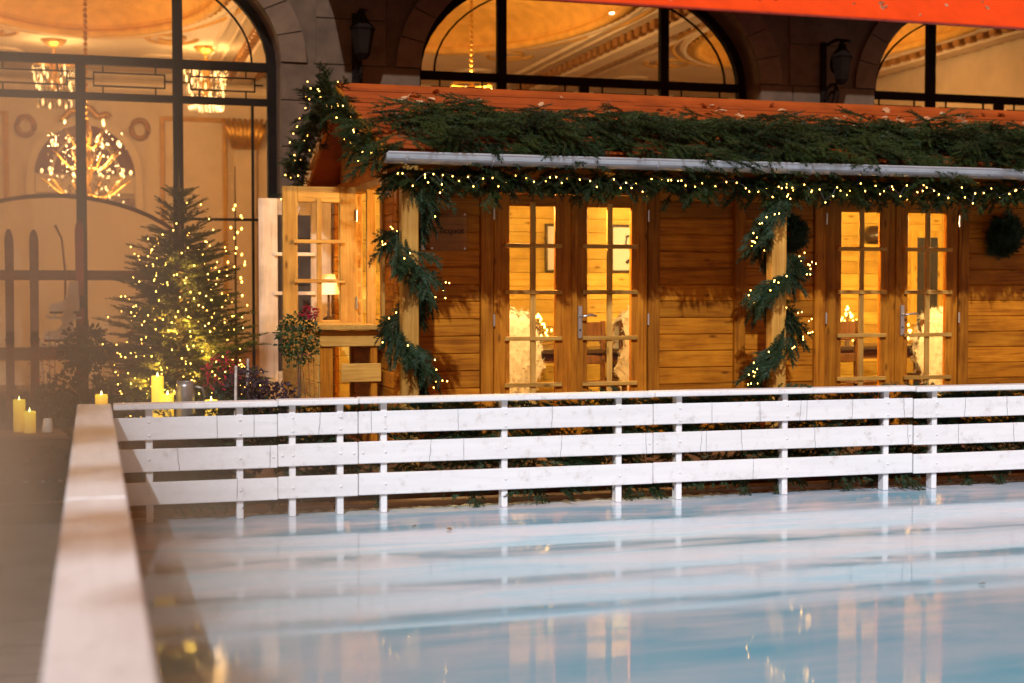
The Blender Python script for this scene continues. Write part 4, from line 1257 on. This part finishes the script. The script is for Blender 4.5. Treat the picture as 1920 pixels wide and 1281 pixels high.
# eave garland with lights, below the gutter
F3 = Fir(); pts3 = []
for i in range(640):
    x = rng.uniform(1.95, 8.3)
    F3.bough((x, 9.50 + rng.normal(0, .04), 2.155 + rng.normal(0, .03)), (rng.choice([-1, 1]) * rng.uniform(.3, 1), rng.normal(0, .3), rng.normal(-.38, .30)), up_n(), rng.uniform(.12, .24), 6, .85, .5, .3)
x = 1.98
while x < 8.2:
    pts3.append((x, 9.42 + rng.normal(0, .02), 2.145 - abs(rng.normal(0, .035)) - (.05 if rng.random() < .3 else 0)))
    x += rng.uniform(.02, .085)
eg = thing('eave_garland', 'dark fir garland with warm lights hanging below the chalet gutter', 'garland', (5, 9.5, 2.15))
link('branches', F3.mesh('branches', ['needles', 'stem'], (5, 9.5, 2.15)), eg)
bulbs(eg, pts3)
part('cable', MB().tube([(p[0], p[1] + .008, p[2] + .012) for p in pts3], .0022, 4), 'wire', eg)
# spirals round the two posts
def post_garland(label, xc, keys, lights, zbot, mat):
    F = Fir(); bl = []
    n_ = 125
    ts = np.linspace(0, 1, len(keys)); ka = [k[0] for k in keys]; kz = [k[1] for k in keys]
    for i in range(n_):
        u = (i + rng.random()) / n_
        a, z = np.interp(u, ts, ka) * math.pi, np.interp(u, ts, kz)
        a2, z2 = np.interp(u + .01, ts, ka) * math.pi, np.interp(u + .01, ts, kz)
        P = lambda a, z, r=.105: np.array([xc + r * math.cos(a), 9.6 - r * math.sin(a), z])
        p = P(a, z); tan = P(a2, z2) - p; tan /= np.linalg.norm(tan) + 1e-6
        out = np.array([math.cos(a), -math.sin(a), 0])
        d = tan * .9 + out * rng.uniform(0, .7) + np.array([0, 0, -.45]) + rng.normal(0, .32, 3)
        F.bough(p + rng.normal(0, .022, 3), d, out + np.array([0, 0, .3]), rng.uniform(.14, .30), 7, .62, .5, .5)
        if rng.random() < lights / n_:
            bl.append(P(a, z, .22) + np.array([0, -.09, 0]) + rng.normal(0, .025, 3))
    t = thing('post_garland', label, 'garland', (xc, 9.6, zbot), 'fir garlands wound round the porch posts')
    link('branches', F.mesh('branches', [mat, 'stem'], (xc, 9.6, zbot)), t)
    bulbs(t, bl)
post_garland('fir garland wound round the left porch post, bluish with few lights', 2.096,
             [(.5, 2.12), (0, 1.98), (-.25, 1.80), (-1, 1.72), (-1.5, 1.55), (-2, 1.36), (-2.3, 1.24), (-3, 1.12), (-3.5, .95), (-4, .74), (-4.2, .60)], 32, 0.55, 'needles_blue')
post_garland('fir garland wound round the right porch post, thick with lights', 4.885,
             [(-1.5, 2.12), (-1.3, 1.98), (-1, 1.76), (-.6, 1.66), (0, 1.56), (.5, 1.45), (1, 1.33), (1.6, 1.26), (2, 1.16), (2.5, .98), (3, .80), (3.2, .68)], 62, 0.6, 'needles_blue')
# wreaths
def wreath(label, x, z, r, k):
    F = Fir()
    for i in range(k):
        a = rng.random() * 6.283
        rq = r * rng.uniform(.35, 1.0); p = np.array([x + rq * math.cos(a), YWALL - .06 - .03 * rng.random(), z + rq * math.sin(a)])
        F.bough(p, np.array([-math.sin(a), -.25, math.cos(a)]) + rng.normal(0, .35, 3), (0, -1, 0), rng.uniform(.10, .16), 6, .8, .5)
    t = thing('wreath', label, 'wreath', (x, YWALL - .05, z - r), 'fir wreaths on the chalet wall')
    link('greenery', F.mesh('greenery', ['needles_blue', 'stem'], (x, YWALL - .05, z - r)), t)
    part('ring', MB().tube([(x + r * math.cos(a), YWALL - .045, z + r * math.sin(a)) for a in np.linspace(0, 6.2832, 25)], .018, 6), 'stem', t)
wreath('dark round fir wreath on the wall right of the right doors', 7.285, 1.82, 0.095, 90)
wreath('dark fir wreath on the wall just behind the right porch post', 5.30, 1.80, 0.075, 60)
# loose boughs tucked behind the barrier
bi = 0
for i in range(40):
    x = 0.35 + 7.0 * (i + rng.uniform(-.3, .3)) / 40
    F = Fir(); bi += 1
    for q in range(16 if x > 2.2 else 9):
        zz = rng.choice([0.20, 0.27, 0.40, 0.45, 0.58, 0.63]) + rng.normal(0, .02)
        yy = BF + rng.uniform(.045, .20)
        F.bough((x + rng.normal(0, .10), yy, zz), (rng.choice([-1, 1]), rng.normal(-.15, .25), rng.normal(-.05, .3)), (0, -.7, .7), rng.uniform(.22, .36), 8, .85, .5, .15)
    if i % 5 in (1, 3) and x > 1.5:
        F.bough((x, BF + .09, .20), (rng.normal(0, .4), -.15, -1), (0, -1, .1), rng.uniform(.16, .26), 8, .8, .5, .1)
    fir_thing('fir_bough', F, ['needles_blue', 'stem'], 'cut fir bough tucked behind the barrier slats ' + ('near the rink corner' if x < 1.53 else 'in front of the left glazed doors' if x < 3.44 else 'in front of the right porch post' if x < 5.33 else 'in front of the right glazed doors'), 'fir branch', (x, BF + .2, .12), 'fir boughs behind the barrier',
              lambda T: ((T[:, :, 1].min(1) > BF + .024) | (T[:, :, 2].max(1) < .105)) & (T[:, :, 2].max(1) < (.668 if bi % 6 else .73)))

# ================================================================== CHRISTMAS TREE
TX, TY, TZ0, TZ1 = 0.665, 11.5, -0.06, 2.20
xt = thing('christmas_tree', 'broad fir tree covered in warm fairy lights left of the chalet', 'tree', (TX, TY, TZ0))
part('trunk', MB().tube([(TX, TY, TZ0), (TX, TY, 1.2), (TX, TY, TZ1 + .05)], [.05, .03, .008], 8), 'stem', xt)
FT = Fir(); tb = []
z = 0.15; lvl = 0
while z < TZ1 - .08:
    u = (TZ1 - z) / (TZ1 - 0.35)
    rad = 0.66 * min(1.0, u ** 0.66 * 1.10 + .05)
    nb = int(5 + 9 * min(u, 1))
    for i in range(nb):
        a = 6.283 * (i + .5 * rng.random()) / nb + lvl * .7
        L = rad * rng.uniform(.78, 1.16)
        tilt = 1.0 - 2.2 * u if u < .25 else 0.48 - .38 * min(u, 1)
        d = np.array([math.cos(a), math.sin(a), tilt + rng.normal(0, .10)])
        FT.bough((TX, TY, z), d, (0, 0, 1), L * 1.02, 14 if u > .3 else 7, .82, .46, .10)
        for q in range(2 if u > .15 else 1):
            if rng.random() < (.78 if .3 < u < .95 else .35) and math.sin(a) < .5:
                f = rng.uniform(.40, .92); dn = d / np.linalg.norm(d)
                tb.append(np.array([TX, TY, z]) + dn * L * f + np.array([rng.normal(0, .04), -.015, .02 + rng.normal(0, .03)]))
    z += 0.052 if u > .25 else .10; lvl += 1
FT.twig((TX, TY, TZ1 - .1), (0, 0, 1), (1, 0, 0), .20)
link('crown', FT.mesh('crown', ['needles_tree', 'stem'], (TX, TY, TZ0)), xt)
bulbs(xt, tb, 'fairy', 0.0040)
for i in range(20):  # point lamps added inside the crown to brighten the needles
    zz = .28 + 1.30 * (i + .5) / 20
    rr_ = .62 * (2.2 - zz) / 1.85 * random.uniform(.35, .72); aa = random.uniform(-2.9, -.25)
    room_light('crown_fill_light', (TX + rr_ * math.cos(aa), TY + rr_ * math.sin(aa), zz), 6.5 if zz < 1.2 else 3.0, (1.0, .62, .09), .02, xt)

# ================================================================== LEFT CORNER DECORATION
def candle(label, x, y, z, r, h, grp='glowing yellow candles by the rink corner'):
    t = thing('candle', label, 'candle', (x, y, z), grp)
    prof = [(r * .98, z), (r, z + .01), (r, z + h - .008), (r * .93, z + h), (r * .80, z + h - .004), (r * .6, z + h - .02), (.004, z + h - .024)]
    part('wax', MB().lathe(prof, x, y, 18), 'wax_glow', t, True)
    part('flame', MB().lathe([(.002, z + h - .02), (.007, z + h - .004), (.001, z + h + .022)], x, y, 8), 'flame', t, True)
candle('short yellow candle on the corner of the white barrier', 0.047, 8.47, 0.699, 0.035, 0.055)
crate = thing('candle_crate', 'wooden crate behind the barrier corner carrying candles and a jug', 'crate', (0.5, 8.95, -.06))
for z in (-.05, .08, .21, .34):
    piece('slat', 0.16, 0.80, 8.76, 8.775, z, z + .115, 'brown_x', crate); piece('slat', 0.16, 0.80, 9.105, 9.12, z, z + .115, 'brown_x', crate)
piece('lid', 0.15, 0.81, 8.75, 9.13, .46, .485, 'brown_x', crate)
candle('tall yellow candle beside the pewter jug behind the barrier', 0.378, 8.9, .486, .036, .345)
candle('squat yellow candle between the tall candle and the pewter jug', 0.435, 8.86, .486, .036, .235)
candle('low yellow candle right of the pewter jug', 0.70, 8.93, .486, .040, .19)
solo_j = thing('pewter_jug', 'dull pewter jug with curved handle behind the barrier', 'jug', (0.545, 8.92, .486))
part('body', MB().lathe([(.055, .487), (.062, .55), (.056, .68), (.060, .72), (.050, .76), (.055, .795), (.050, .79), (.045, .75)], .545, 8.92, 20), 'pewter', solo_j, True)
part('handle', MB().tube([(.60, 8.92, .76), (.645, 8.92, .75), (.66, 8.92, .70), (.64, 8.92, .65), (.602, 8.92, .63)], .008, 8), 'pewter', solo_j, True)
cr2 = thing('display_crate', 'low wooden crate at the left edge under two candles', 'crate', (-.4, 9.2, -.06))
for z in (-.05, .08, .21, .34):
    piece('slat', -.75, -.10, 8.98, 8.995, z, z + .115, 'brown_x', cr2)
    piece('end_slat', -.10, -.085, 8.98, 9.42, z, z + .115, 'brown_y', cr2)
piece('lid', -.76, -.08, 8.97, 9.43, .455, .478, 'brown_x', cr2)
candle('tall yellow pillar candle on the left crate', -.436, 9.25, .479, .036, .20)
candle('shorter yellow pillar candle on the left crate', -.372, 9.15, .479, .036, .135)
tp = thing('cream_pot', 'small tapered cream pot beside the left crate candles', 'pot', (-.267, 9.16, .479))
part('body', MB().lathe([(.033, .48), (.037, .485), (.026, .56), (.024, .565)], -.267, 9.16, 14), 'cream_pot', tp, True)

def leaf_cloud(mb, c, rad, n_, size, bias=0.3, flat=1.0):
    for _ in range(n_):
        v = rng.normal(0, 1, 3); v /= np.linalg.norm(v); r_ = rng.random() ** bias
        p = np.array(c) + v * np.array(rad) * r_
        a = rng.normal(0, 1, 3); a = a / np.linalg.norm(a) + v * .6; a /= np.linalg.norm(a)
        b = np.cross(a, rng.normal(0, 1, 3)); b /= np.linalg.norm(b)
        L, W = size * rng.uniform(.7, 1.25), size * .45
        nn = np.cross(a, b) * W * .25
        mb.add([p, p + a * L * .5 + b * W * .5 + nn, p + a * L, p + a * L * .5 - b * W * .5 + nn], [[0, 1, 2], [0, 2, 3]])
def plant(name, label, cat, x, y, z, parts_, stems, pot=None, base_z=None):
    t = thing(name, label, cat, (x, y, z))
    for (pn, mat, c, rad, n_, size) in parts_:
        mb = MB(); leaf_cloud(mb, (x + c[0], y + c[1], z + c[2]), rad, n_, size); tag(part(pn, mb, mat, t), kind='stuff')
    if stems:
        sm = MB()
        for (dx, dy, h, r_) in stems:
            sm.tube([(x + dx * .4, y + dy * .4, z), (x + dx * .7, y + dy * .7, z + h * .6), (x + dx, y + dy, z + h)], [r_, r_ * .8, r_ * .5], 6)
        part('stem', sm, 'stem', t)
    if pot:
        part('pot', MB().lathe([(pot * .75, z - .02 - pot * 1.5), (pot, z - .02), (pot * 1.06, z), (pot * .9, z + .002)], x, y, 16), 'terracotta', t, True)
    return t
plant('holly_standard', 'small holly standard with red blooms in front of the window leaf', 'shrub', 1.36, 9.8, .30,
      [('foliage', 'leaf_green', (0, 0, .72), (.15, .14, .19), 620, .038), ('bloom', 'petal', (.07, -.05, .90), (.07, .05, .04), 150, .026)],
      [(0, 0, .62, .011), (.02, .01, .66, .007)], .13)
plant('dark_hydrangea', 'dark purple dried hydrangea left of the holly standard', 'shrub', 1.09, 9.75, .18,
      [('bloom', 'leaf_purple', (-.08, 0, .53), (.15, .12, .12), 520, .036), ('bloom', 'leaf_purple', (.12, -.03, .42), (.14, .12, .13), 420, .036), ('foliage', 'leaf_dark', (0, 0, .25), (.25, .2, .2), 420, .06)],
      [(-.08, 0, .5, .006), (.1, 0, .45, .006)], .14)
plant('red_cyclamen', 'red flowering plant between the fir tree and the hydrangea', 'shrub', .82, 9.85, .14,
      [('foliage', 'leaf_dark', (0, 0, .36), (.20, .16, .22), 480, .055), ('bloom', 'petal', (.02, -.05, .66), (.14, .1, .13), 150, .030)],
      [(0, 0, .5, .006), (.05, 0, .6, .005)], .13)
bs_t = plant('berry_spray', 'thin twigs with red berries below the holly standard', 'shrub', 1.46, 9.7, .14,
      [('berry_cluster', 'petal', (-.06, -.02, .62), (.08, .05, .20), 46, .018), ('foliage', 'leaf_dark', (.05, 0, .2), (.16, .12, .2), 260, .05)],
      [(dx, .0, h, .003) for dx, h in ((-.14, .8), (-.10, .85), (-.05, .82), (-.01, .75), (.03, .7), (-.12, .6))], .11)
for i, (x, y, h, lab) in enumerate(((.905, 9.6, .85, 'pale birch stick standing between red plant and hydrangea'), (1.02, 9.95, .88, 'pale birch stick behind the dark hydrangea'))):
    solo('birch_stick', MB().tube([(x, y, .0), (x + .005, y, h * .5), (x + .012, y, h)], [.012, .011, .009], 8), 'birch', lab, 'stick', (x, y, 0))
plant('dark_shrub', 'dark clipped evergreen shrub below the red ski', 'shrub', -.06, 11.6, -.05,
      [('foliage', 'leaf_dark', (0, 0, .95), (.19, .18, .20), 700, .055), ('foliage', 'leaf_dark', (-.05, 0, .42), (.34, .22, .36), 700, .07)], [(0, 0, .95, .018)], None)
plant('low_greenery', 'low dark greenery behind the left crate', 'shrub', -.30, 9.75, -.05,
      [('foliage', 'leaf_dark', (0, 0, .40), (.36, .22, .34), 900, .06)], [(.1, 0, .6, .006)], None)
plant('low_greenery', 'low dark greenery in front of the fir tree by the candles', 'shrub', .42, 9.9, -.05,
      [('foliage', 'leaf_dark', (0, 0, .38), (.34, .2, .34), 800, .06)], [(.1, 0, .6, .006)], None)
plant('red_twig_plant', 'reddish twiggy plant beside the skis', 'shrub', -.34, 12.3, -.05,
      [('twigs_foliage', 'petal', (0, 0, .75), (.16, .12, .30), 150, .035), ('foliage', 'leaf_dark', (0, 0, .35), (.3, .2, .3), 420, .06)], [(-.06, 0, .95, .004), (.05, 0, 1.0, .004), (0, 0, 1.1, .004)], None)
F = Fir()
for i in range(14):
    F.bough((-.12 + rng.normal(0, .08), 8.85, .25 + rng.random() * .22), (rng.normal(0, .8), -.2, rng.normal(.2, .4)), up_n(), .22, 8, .85, .5)
fir_thing('fir_bough', F, ['needles_tree', 'stem'], 'loose fir sprigs outside the barrier corner beside the left crate', 'fir branch', (-.12, 8.85, .2))

# skis, sled, skates
def ski(label, x, mat, z0, z1, w, y=14.35):
    t = thing('wooden_ski', label, 'ski', (x, y, z0), 'old skis leaning by the window')
    n_ = 26; V = []
    us = list(np.linspace(0, .93, 15)) + [.93 + .07 * math.sin(q * math.pi / 2) for q in np.linspace(0, 1, 13)[1:]]
    for i in range(n_ + 1):
        u = us[i]; z = z0 + (z1 - z0) * u
        hw = w / 2 * (1 - .10 * math.sin(u * math.pi)) * (1 if u < .93 else max(.05, math.sqrt(max(0, 1 - ((u - .93) / .07) ** 2))))
        yo = y + .16 * u * .6 - (.10 * ((u - .86) / .14) ** 2 if u > .86 else 0)
        V += [(x - hw, yo, z), (x + hw, yo, z), (x + hw, yo + .012, z), (x - hw, yo + .012, z)]
    b = MB(); b.add(V, [[i * 4 + k, i * 4 + (k + 1) % 4, i * 4 + 4 + (k + 1) % 4, i * 4 + 4 + k] for i in range(n_) for k in range(4)] + [[0, 3, 2, 1], [n_ * 4, n_ * 4 + 1, n_ * 4 + 2, n_ * 4 + 3]])
    part('board', b, mat, t)
    zb = z0 + (z1 - z0) * .45
    part('binding', MB().box(x - w * .42, x + w * .42, y - .005, y + .04, zb, zb + .12, .008).box(x - w * .55, x + w * .55, y - .012, y + .036, zb + .03, zb + .05, .004), 'iron', t)
ski('weathered wooden ski at the far left edge', -.755, 'old_ski', -.05, 1.94, .085)
ski('weathered wooden ski between the far left ski and the red ski', -.53, 'old_ski', -.05, 1.94, .088)
ski('single red lacquered ski right of the two weathered skis', -.11, 'red_lacquer', .5, 2.02, .085, 14.2)
polem = MB().tube([(-.26, 14.3, .8), (-.24, 14.3, 1.5), (-.27, 14.3, 1.85), (-.33, 14.28, 1.98)], .012, 6)
solo('hooked_stick', polem, 'old_ski', 'thin hooked wooden stick beside the red ski', 'stick', (-.26, 14.3, .8))
def skate(label, x, y, z):
    t = thing('ice_skate', label, 'ice skate', (x, y, z), 'white ice skates hanging by the red ski')
    out = [(x + .11, z + .03), (x + .10, z + .0), (x - .14, z), (x - .17, z + .03), (x - .15, z + .065), (x - .05, z + .09), (x + .005, z + .14), (x + .01, z + .27), (x + .10, z + .29), (x + .105, z + .12)]
    part('boot', MB().prism([(a, b) for a, b in out], 1, y - .04, y + .04), 'leather_white', t)
    part('sole', MB().box(x - .165, x + .11, y - .035, y + .035, z - .022, z - .001, .004), 'dark_top', t)
    part('blade', MB().prism([(x - .20, z - .04), (x - .17, z - .075), (x + .12, z - .075), (x + .13, z - .055), (x - .15, z - .055), (x - .19, z - .03)], 1, y - .003, y + .003), 'steel', t)
    for dx in (-.11, .06): part('blade_post', MB().box(x + dx - .012, x + dx + .012, y - .006, y + .006, z - .056, z - .0225), 'steel', t)
    lc = MB()
    for k in range(5): lc.tube([(x - .03 + k * .008, y - .043, z + .10 + k * .035), (x + .015 + k * .004, y - .043, z + .115 + k * .035)], .004, 5)
    part('laces', lc, 'paper', t)
skate('upper white ice skate hanging beside the red ski', -.22, 14.05, 1.16)
skate('lower white ice skate hanging beside the red ski', -.27, 13.98, .90)
sled = thing('wooden_sled', 'curved-runner wooden sled leaning by the foot of the fir tree', 'sled', (.25, 12.6, -.05))
for dx in (0.0, .26):
    pts = [(.12 + dx * .9, 12.7 + dx * .25, 1.02), (.06 + dx * .9, 12.62 + dx * .25, .98), (.10 + dx * .9, 12.58 + dx * .25, .86), (.22 + dx * .9, 12.5 + dx * .25, .55), (.40 + dx * .9, 12.38 + dx * .25, .20), (.46 + dx * .9, 12.35 + dx * .25, .0)]
    part('runner', MB().tube(pts, .016, 8), 'pine_z', sled, True)
for u in np.linspace(0.05, .95, 6):
    p = np.array([.16, 12.52, .80]) * (1 - u) + np.array([.40, 12.36, .25]) * u
    q = p + np.array([.25, .07, 0])
    part('slat', MB().tube([tuple(p), tuple(q)], .018, 6), 'pine_x', sled)

# ================================================================== FALLEN LEAVES
lm = []
for mt in ('dry_leaf', 'dry_leaf_pale'):
    out = [(0, -.05), (.014, -.03), (.03, -.02), (.022, 0), (.034, .022), (.012, .026), (0, .05), (-.012, .026), (-.034, .022), (-.022, 0), (-.03, -.02), (-.014, -.03)]
    b = MB(); b.add([(x, y, .010 * math.sin(x * 60) + .006 * math.cos(y * 50)) for x, y in out] + [(0, 0, -.004)], [[i, (i + 1) % 12, 12] for i in range(12)])
    lm.append(b.mesh('fallen_leaf', mt))
def leaf(x, y, z, s_, tilt, label, grp, mi=None):
    o = link('fallen_leaf', lm[random.randrange(2) if mi is None else mi], None, (x, y, z))
    o.rotation_euler = (tilt + random.gauss(0, .25), random.gauss(0, .25), random.random() * 6.28); o.scale = (s_, s_, s_)
    tag(o, label, 'leaf', grp)
ra = math.atan(.357)
for i in range(70):
    x = random.uniform(1.95, 8.1); y = random.uniform(10.25, 11.2)
    leaf(x, y, slope_z(y) + .062, random.uniform(.5, 1.05), ra, 'dry autumn leaf lying on the bare red-brown chalet roof', 'leaves on the chalet roof', 1 if random.random() < .6 else 0)
for i in range(60):
    x = random.uniform(3.4, 8.1) if random.random() < .8 else random.uniform(2, 8); y = random.uniform(9.95, 10.4)
    leaf(x, y, slope_z(y) + .14 + random.random() * .05, random.uniform(.6, 1.1), ra - .5, 'dry autumn leaf caught on the fir garland of the roof', 'leaves on the roof garland')
for i in range(26):
    x = random.uniform(5.5, 11.5); y = random.uniform(13.8, 14.15)
    leaf(x, y, 4.30 + .014 + (y - 13.75) * (.888 / .82) + .006, random.uniform(.5, 1.0), math.atan(1.08), 'dry leaf stuck on the red awning', 'leaves on the awning')
for (x, y) in ((1.75, 7.9), (1.92, 7.75), (3.9, 5.6)):
    leaf(x, y, .008, .4, 0, 'tiny pale leaf lying on the ice', 'leaves on the ice', 1)

# ================================================================== UNSEEN TREE (left, above the view; crown shaped to throw the dappled shade)
st = thing('unseen_tree', 'unseen leafy tree left of the rink, its crown shaped to shade the corner', 'tree', (-4.6, 2.6, -.06))
tr = MB().tube([(-4.6, 2.6, -.06), (-4.5, 2.7, 2.5), (-4.2, 3.0, 4.6), (-3.6, 3.6, 6.4)], [.20, .16, .13, .08], 10)
for e in ((-2.0, 2.0, 6.1), (-1.9, 4.6, 6.6), (-3.3, 6.8, 6.8), (-4.8, .2, 6.6), (-5.6, 4.2, 7.0)):
    tr.tube([(-4.2, 3.0, 4.6), ((-4.2 + e[0]) / 2, (3 + e[1]) / 2, 5.8), e], [.08, .05, .02], 7)
part('trunk', tr, 'stem', st)
cw = MB()
for (c, rad, n_) in (((-2.75, 5.6, 6.7), (1.55, 1.9, 1.2), 2800), ((-2.5, 8.6, 7.9), (1.5, 2.0, 1.9), 3400), ((-4.6, 3.4, 7.0), (1.9, 2.4, 1.4), 2200),
                     ((-4.6, -.2, 6.6), (1.6, 2.2, 1.0), 450)):
    leaf_cloud(cw, c, rad, n_, .22, .45)
for (c, rad, n_) in (((-2.62, 1.85, 5.9), (.26, .42, .12), 130), ((-2.42, .40, 5.9), (.38, .50, .12), 200), ((-2.45, -1.02, 5.9), (.36, .15, .10), 70),
                     ((-2.40, -2.25, 5.9), (.34, .42, .12), 150), ((-1.95, -3.5, 6.0), (.34, .8, .12), 170), ((-2.30, -3.15, 5.9), (.25, .06, .06), 16)):
    leaf_cloud(cw, c, rad, n_, .13, .5)
part('crown', cw, 'leaf_unseen_tree', st)

# ================================================================== LENS VEIL over the left corner, put in as a haze volume
mx_ = MB().box(-3.2, 1.75, 1.4, 8.30, 0.003, 3.4)
m, n, l, bs = nt('veil_volume')
n.remove(bs)
pv = n.new('ShaderNodeVolumePrincipled'); pv.inputs['Color'].default_value = (1.0, 0.80, 0.56, 1)
tcm = n.new('ShaderNodeTexCoord'); sxm = n.new('ShaderNodeSeparateXYZ'); l.new(tcm.outputs['Object'], sxm.inputs[0])
def mrange(sock, a, b, c0, c1):
    q = n.new('ShaderNodeMapRange'); q.interpolation_type = 'SMOOTHSTEP'
    for k, v in zip((1, 2, 3, 4), (a, b, c0, c1)): q.inputs[k].default_value = v
    l.new(sock, q.inputs[0]); return q.outputs[0]
def mul(a, b):
    q = n.new('ShaderNodeMath'); q.operation = 'MULTIPLY'; l.new(a, q.inputs[0])
    if isinstance(b, float): q.inputs[1].default_value = b
    else: l.new(b, q.inputs[1])
    return q.outputs[0]
dens = mul(mul(mul(mrange(sxm.outputs[0], -0.45, 0.75, 1.0, 0.0), mrange(sxm.outputs[2], 1.6, 3.3, 1.0, 0.0)), mrange(sxm.outputs[1], 3.7, 5.2, 0.0, 1.0)), 0.19)
low = mul(mul(mul(mrange(sxm.outputs[0], 0.15, 1.7, 1.0, 0.0), mrange(sxm.outputs[2], 0.05, 0.75, 1.0, 0.0)), mrange(sxm.outputs[1], 2.6, 4.0, 0.0, 1.0)), 0.22)
sm_ = n.new('ShaderNodeMath'); sm_.operation = 'ADD'; l.new(dens, sm_.inputs[0]); l.new(low, sm_.inputs[1])
near = mul(mul(mul(mrange(sxm.outputs[0], -0.40, -0.08, 1.0, 0.0), mrange(sxm.outputs[2], 0.5, 1.3, 1.0, 0.0)), mrange(sxm.outputs[1], 1.4, 2.6, 0.0, 1.0)), 0.30)
sm2 = n.new('ShaderNodeMath'); sm2.operation = 'ADD'; l.new(sm_.outputs[0], sm2.inputs[0]); l.new(near, sm2.inputs[1])
l.new(sm2.outputs[0], pv.inputs['Density'])
l.new(pv.outputs[0], n['Material Output'].inputs['Volume'])
tag(part('veil_volume', mx_, 'veil_volume'), 'added haze volume imitating a warm lens veil over the rink corner', None, None, 'stuff')
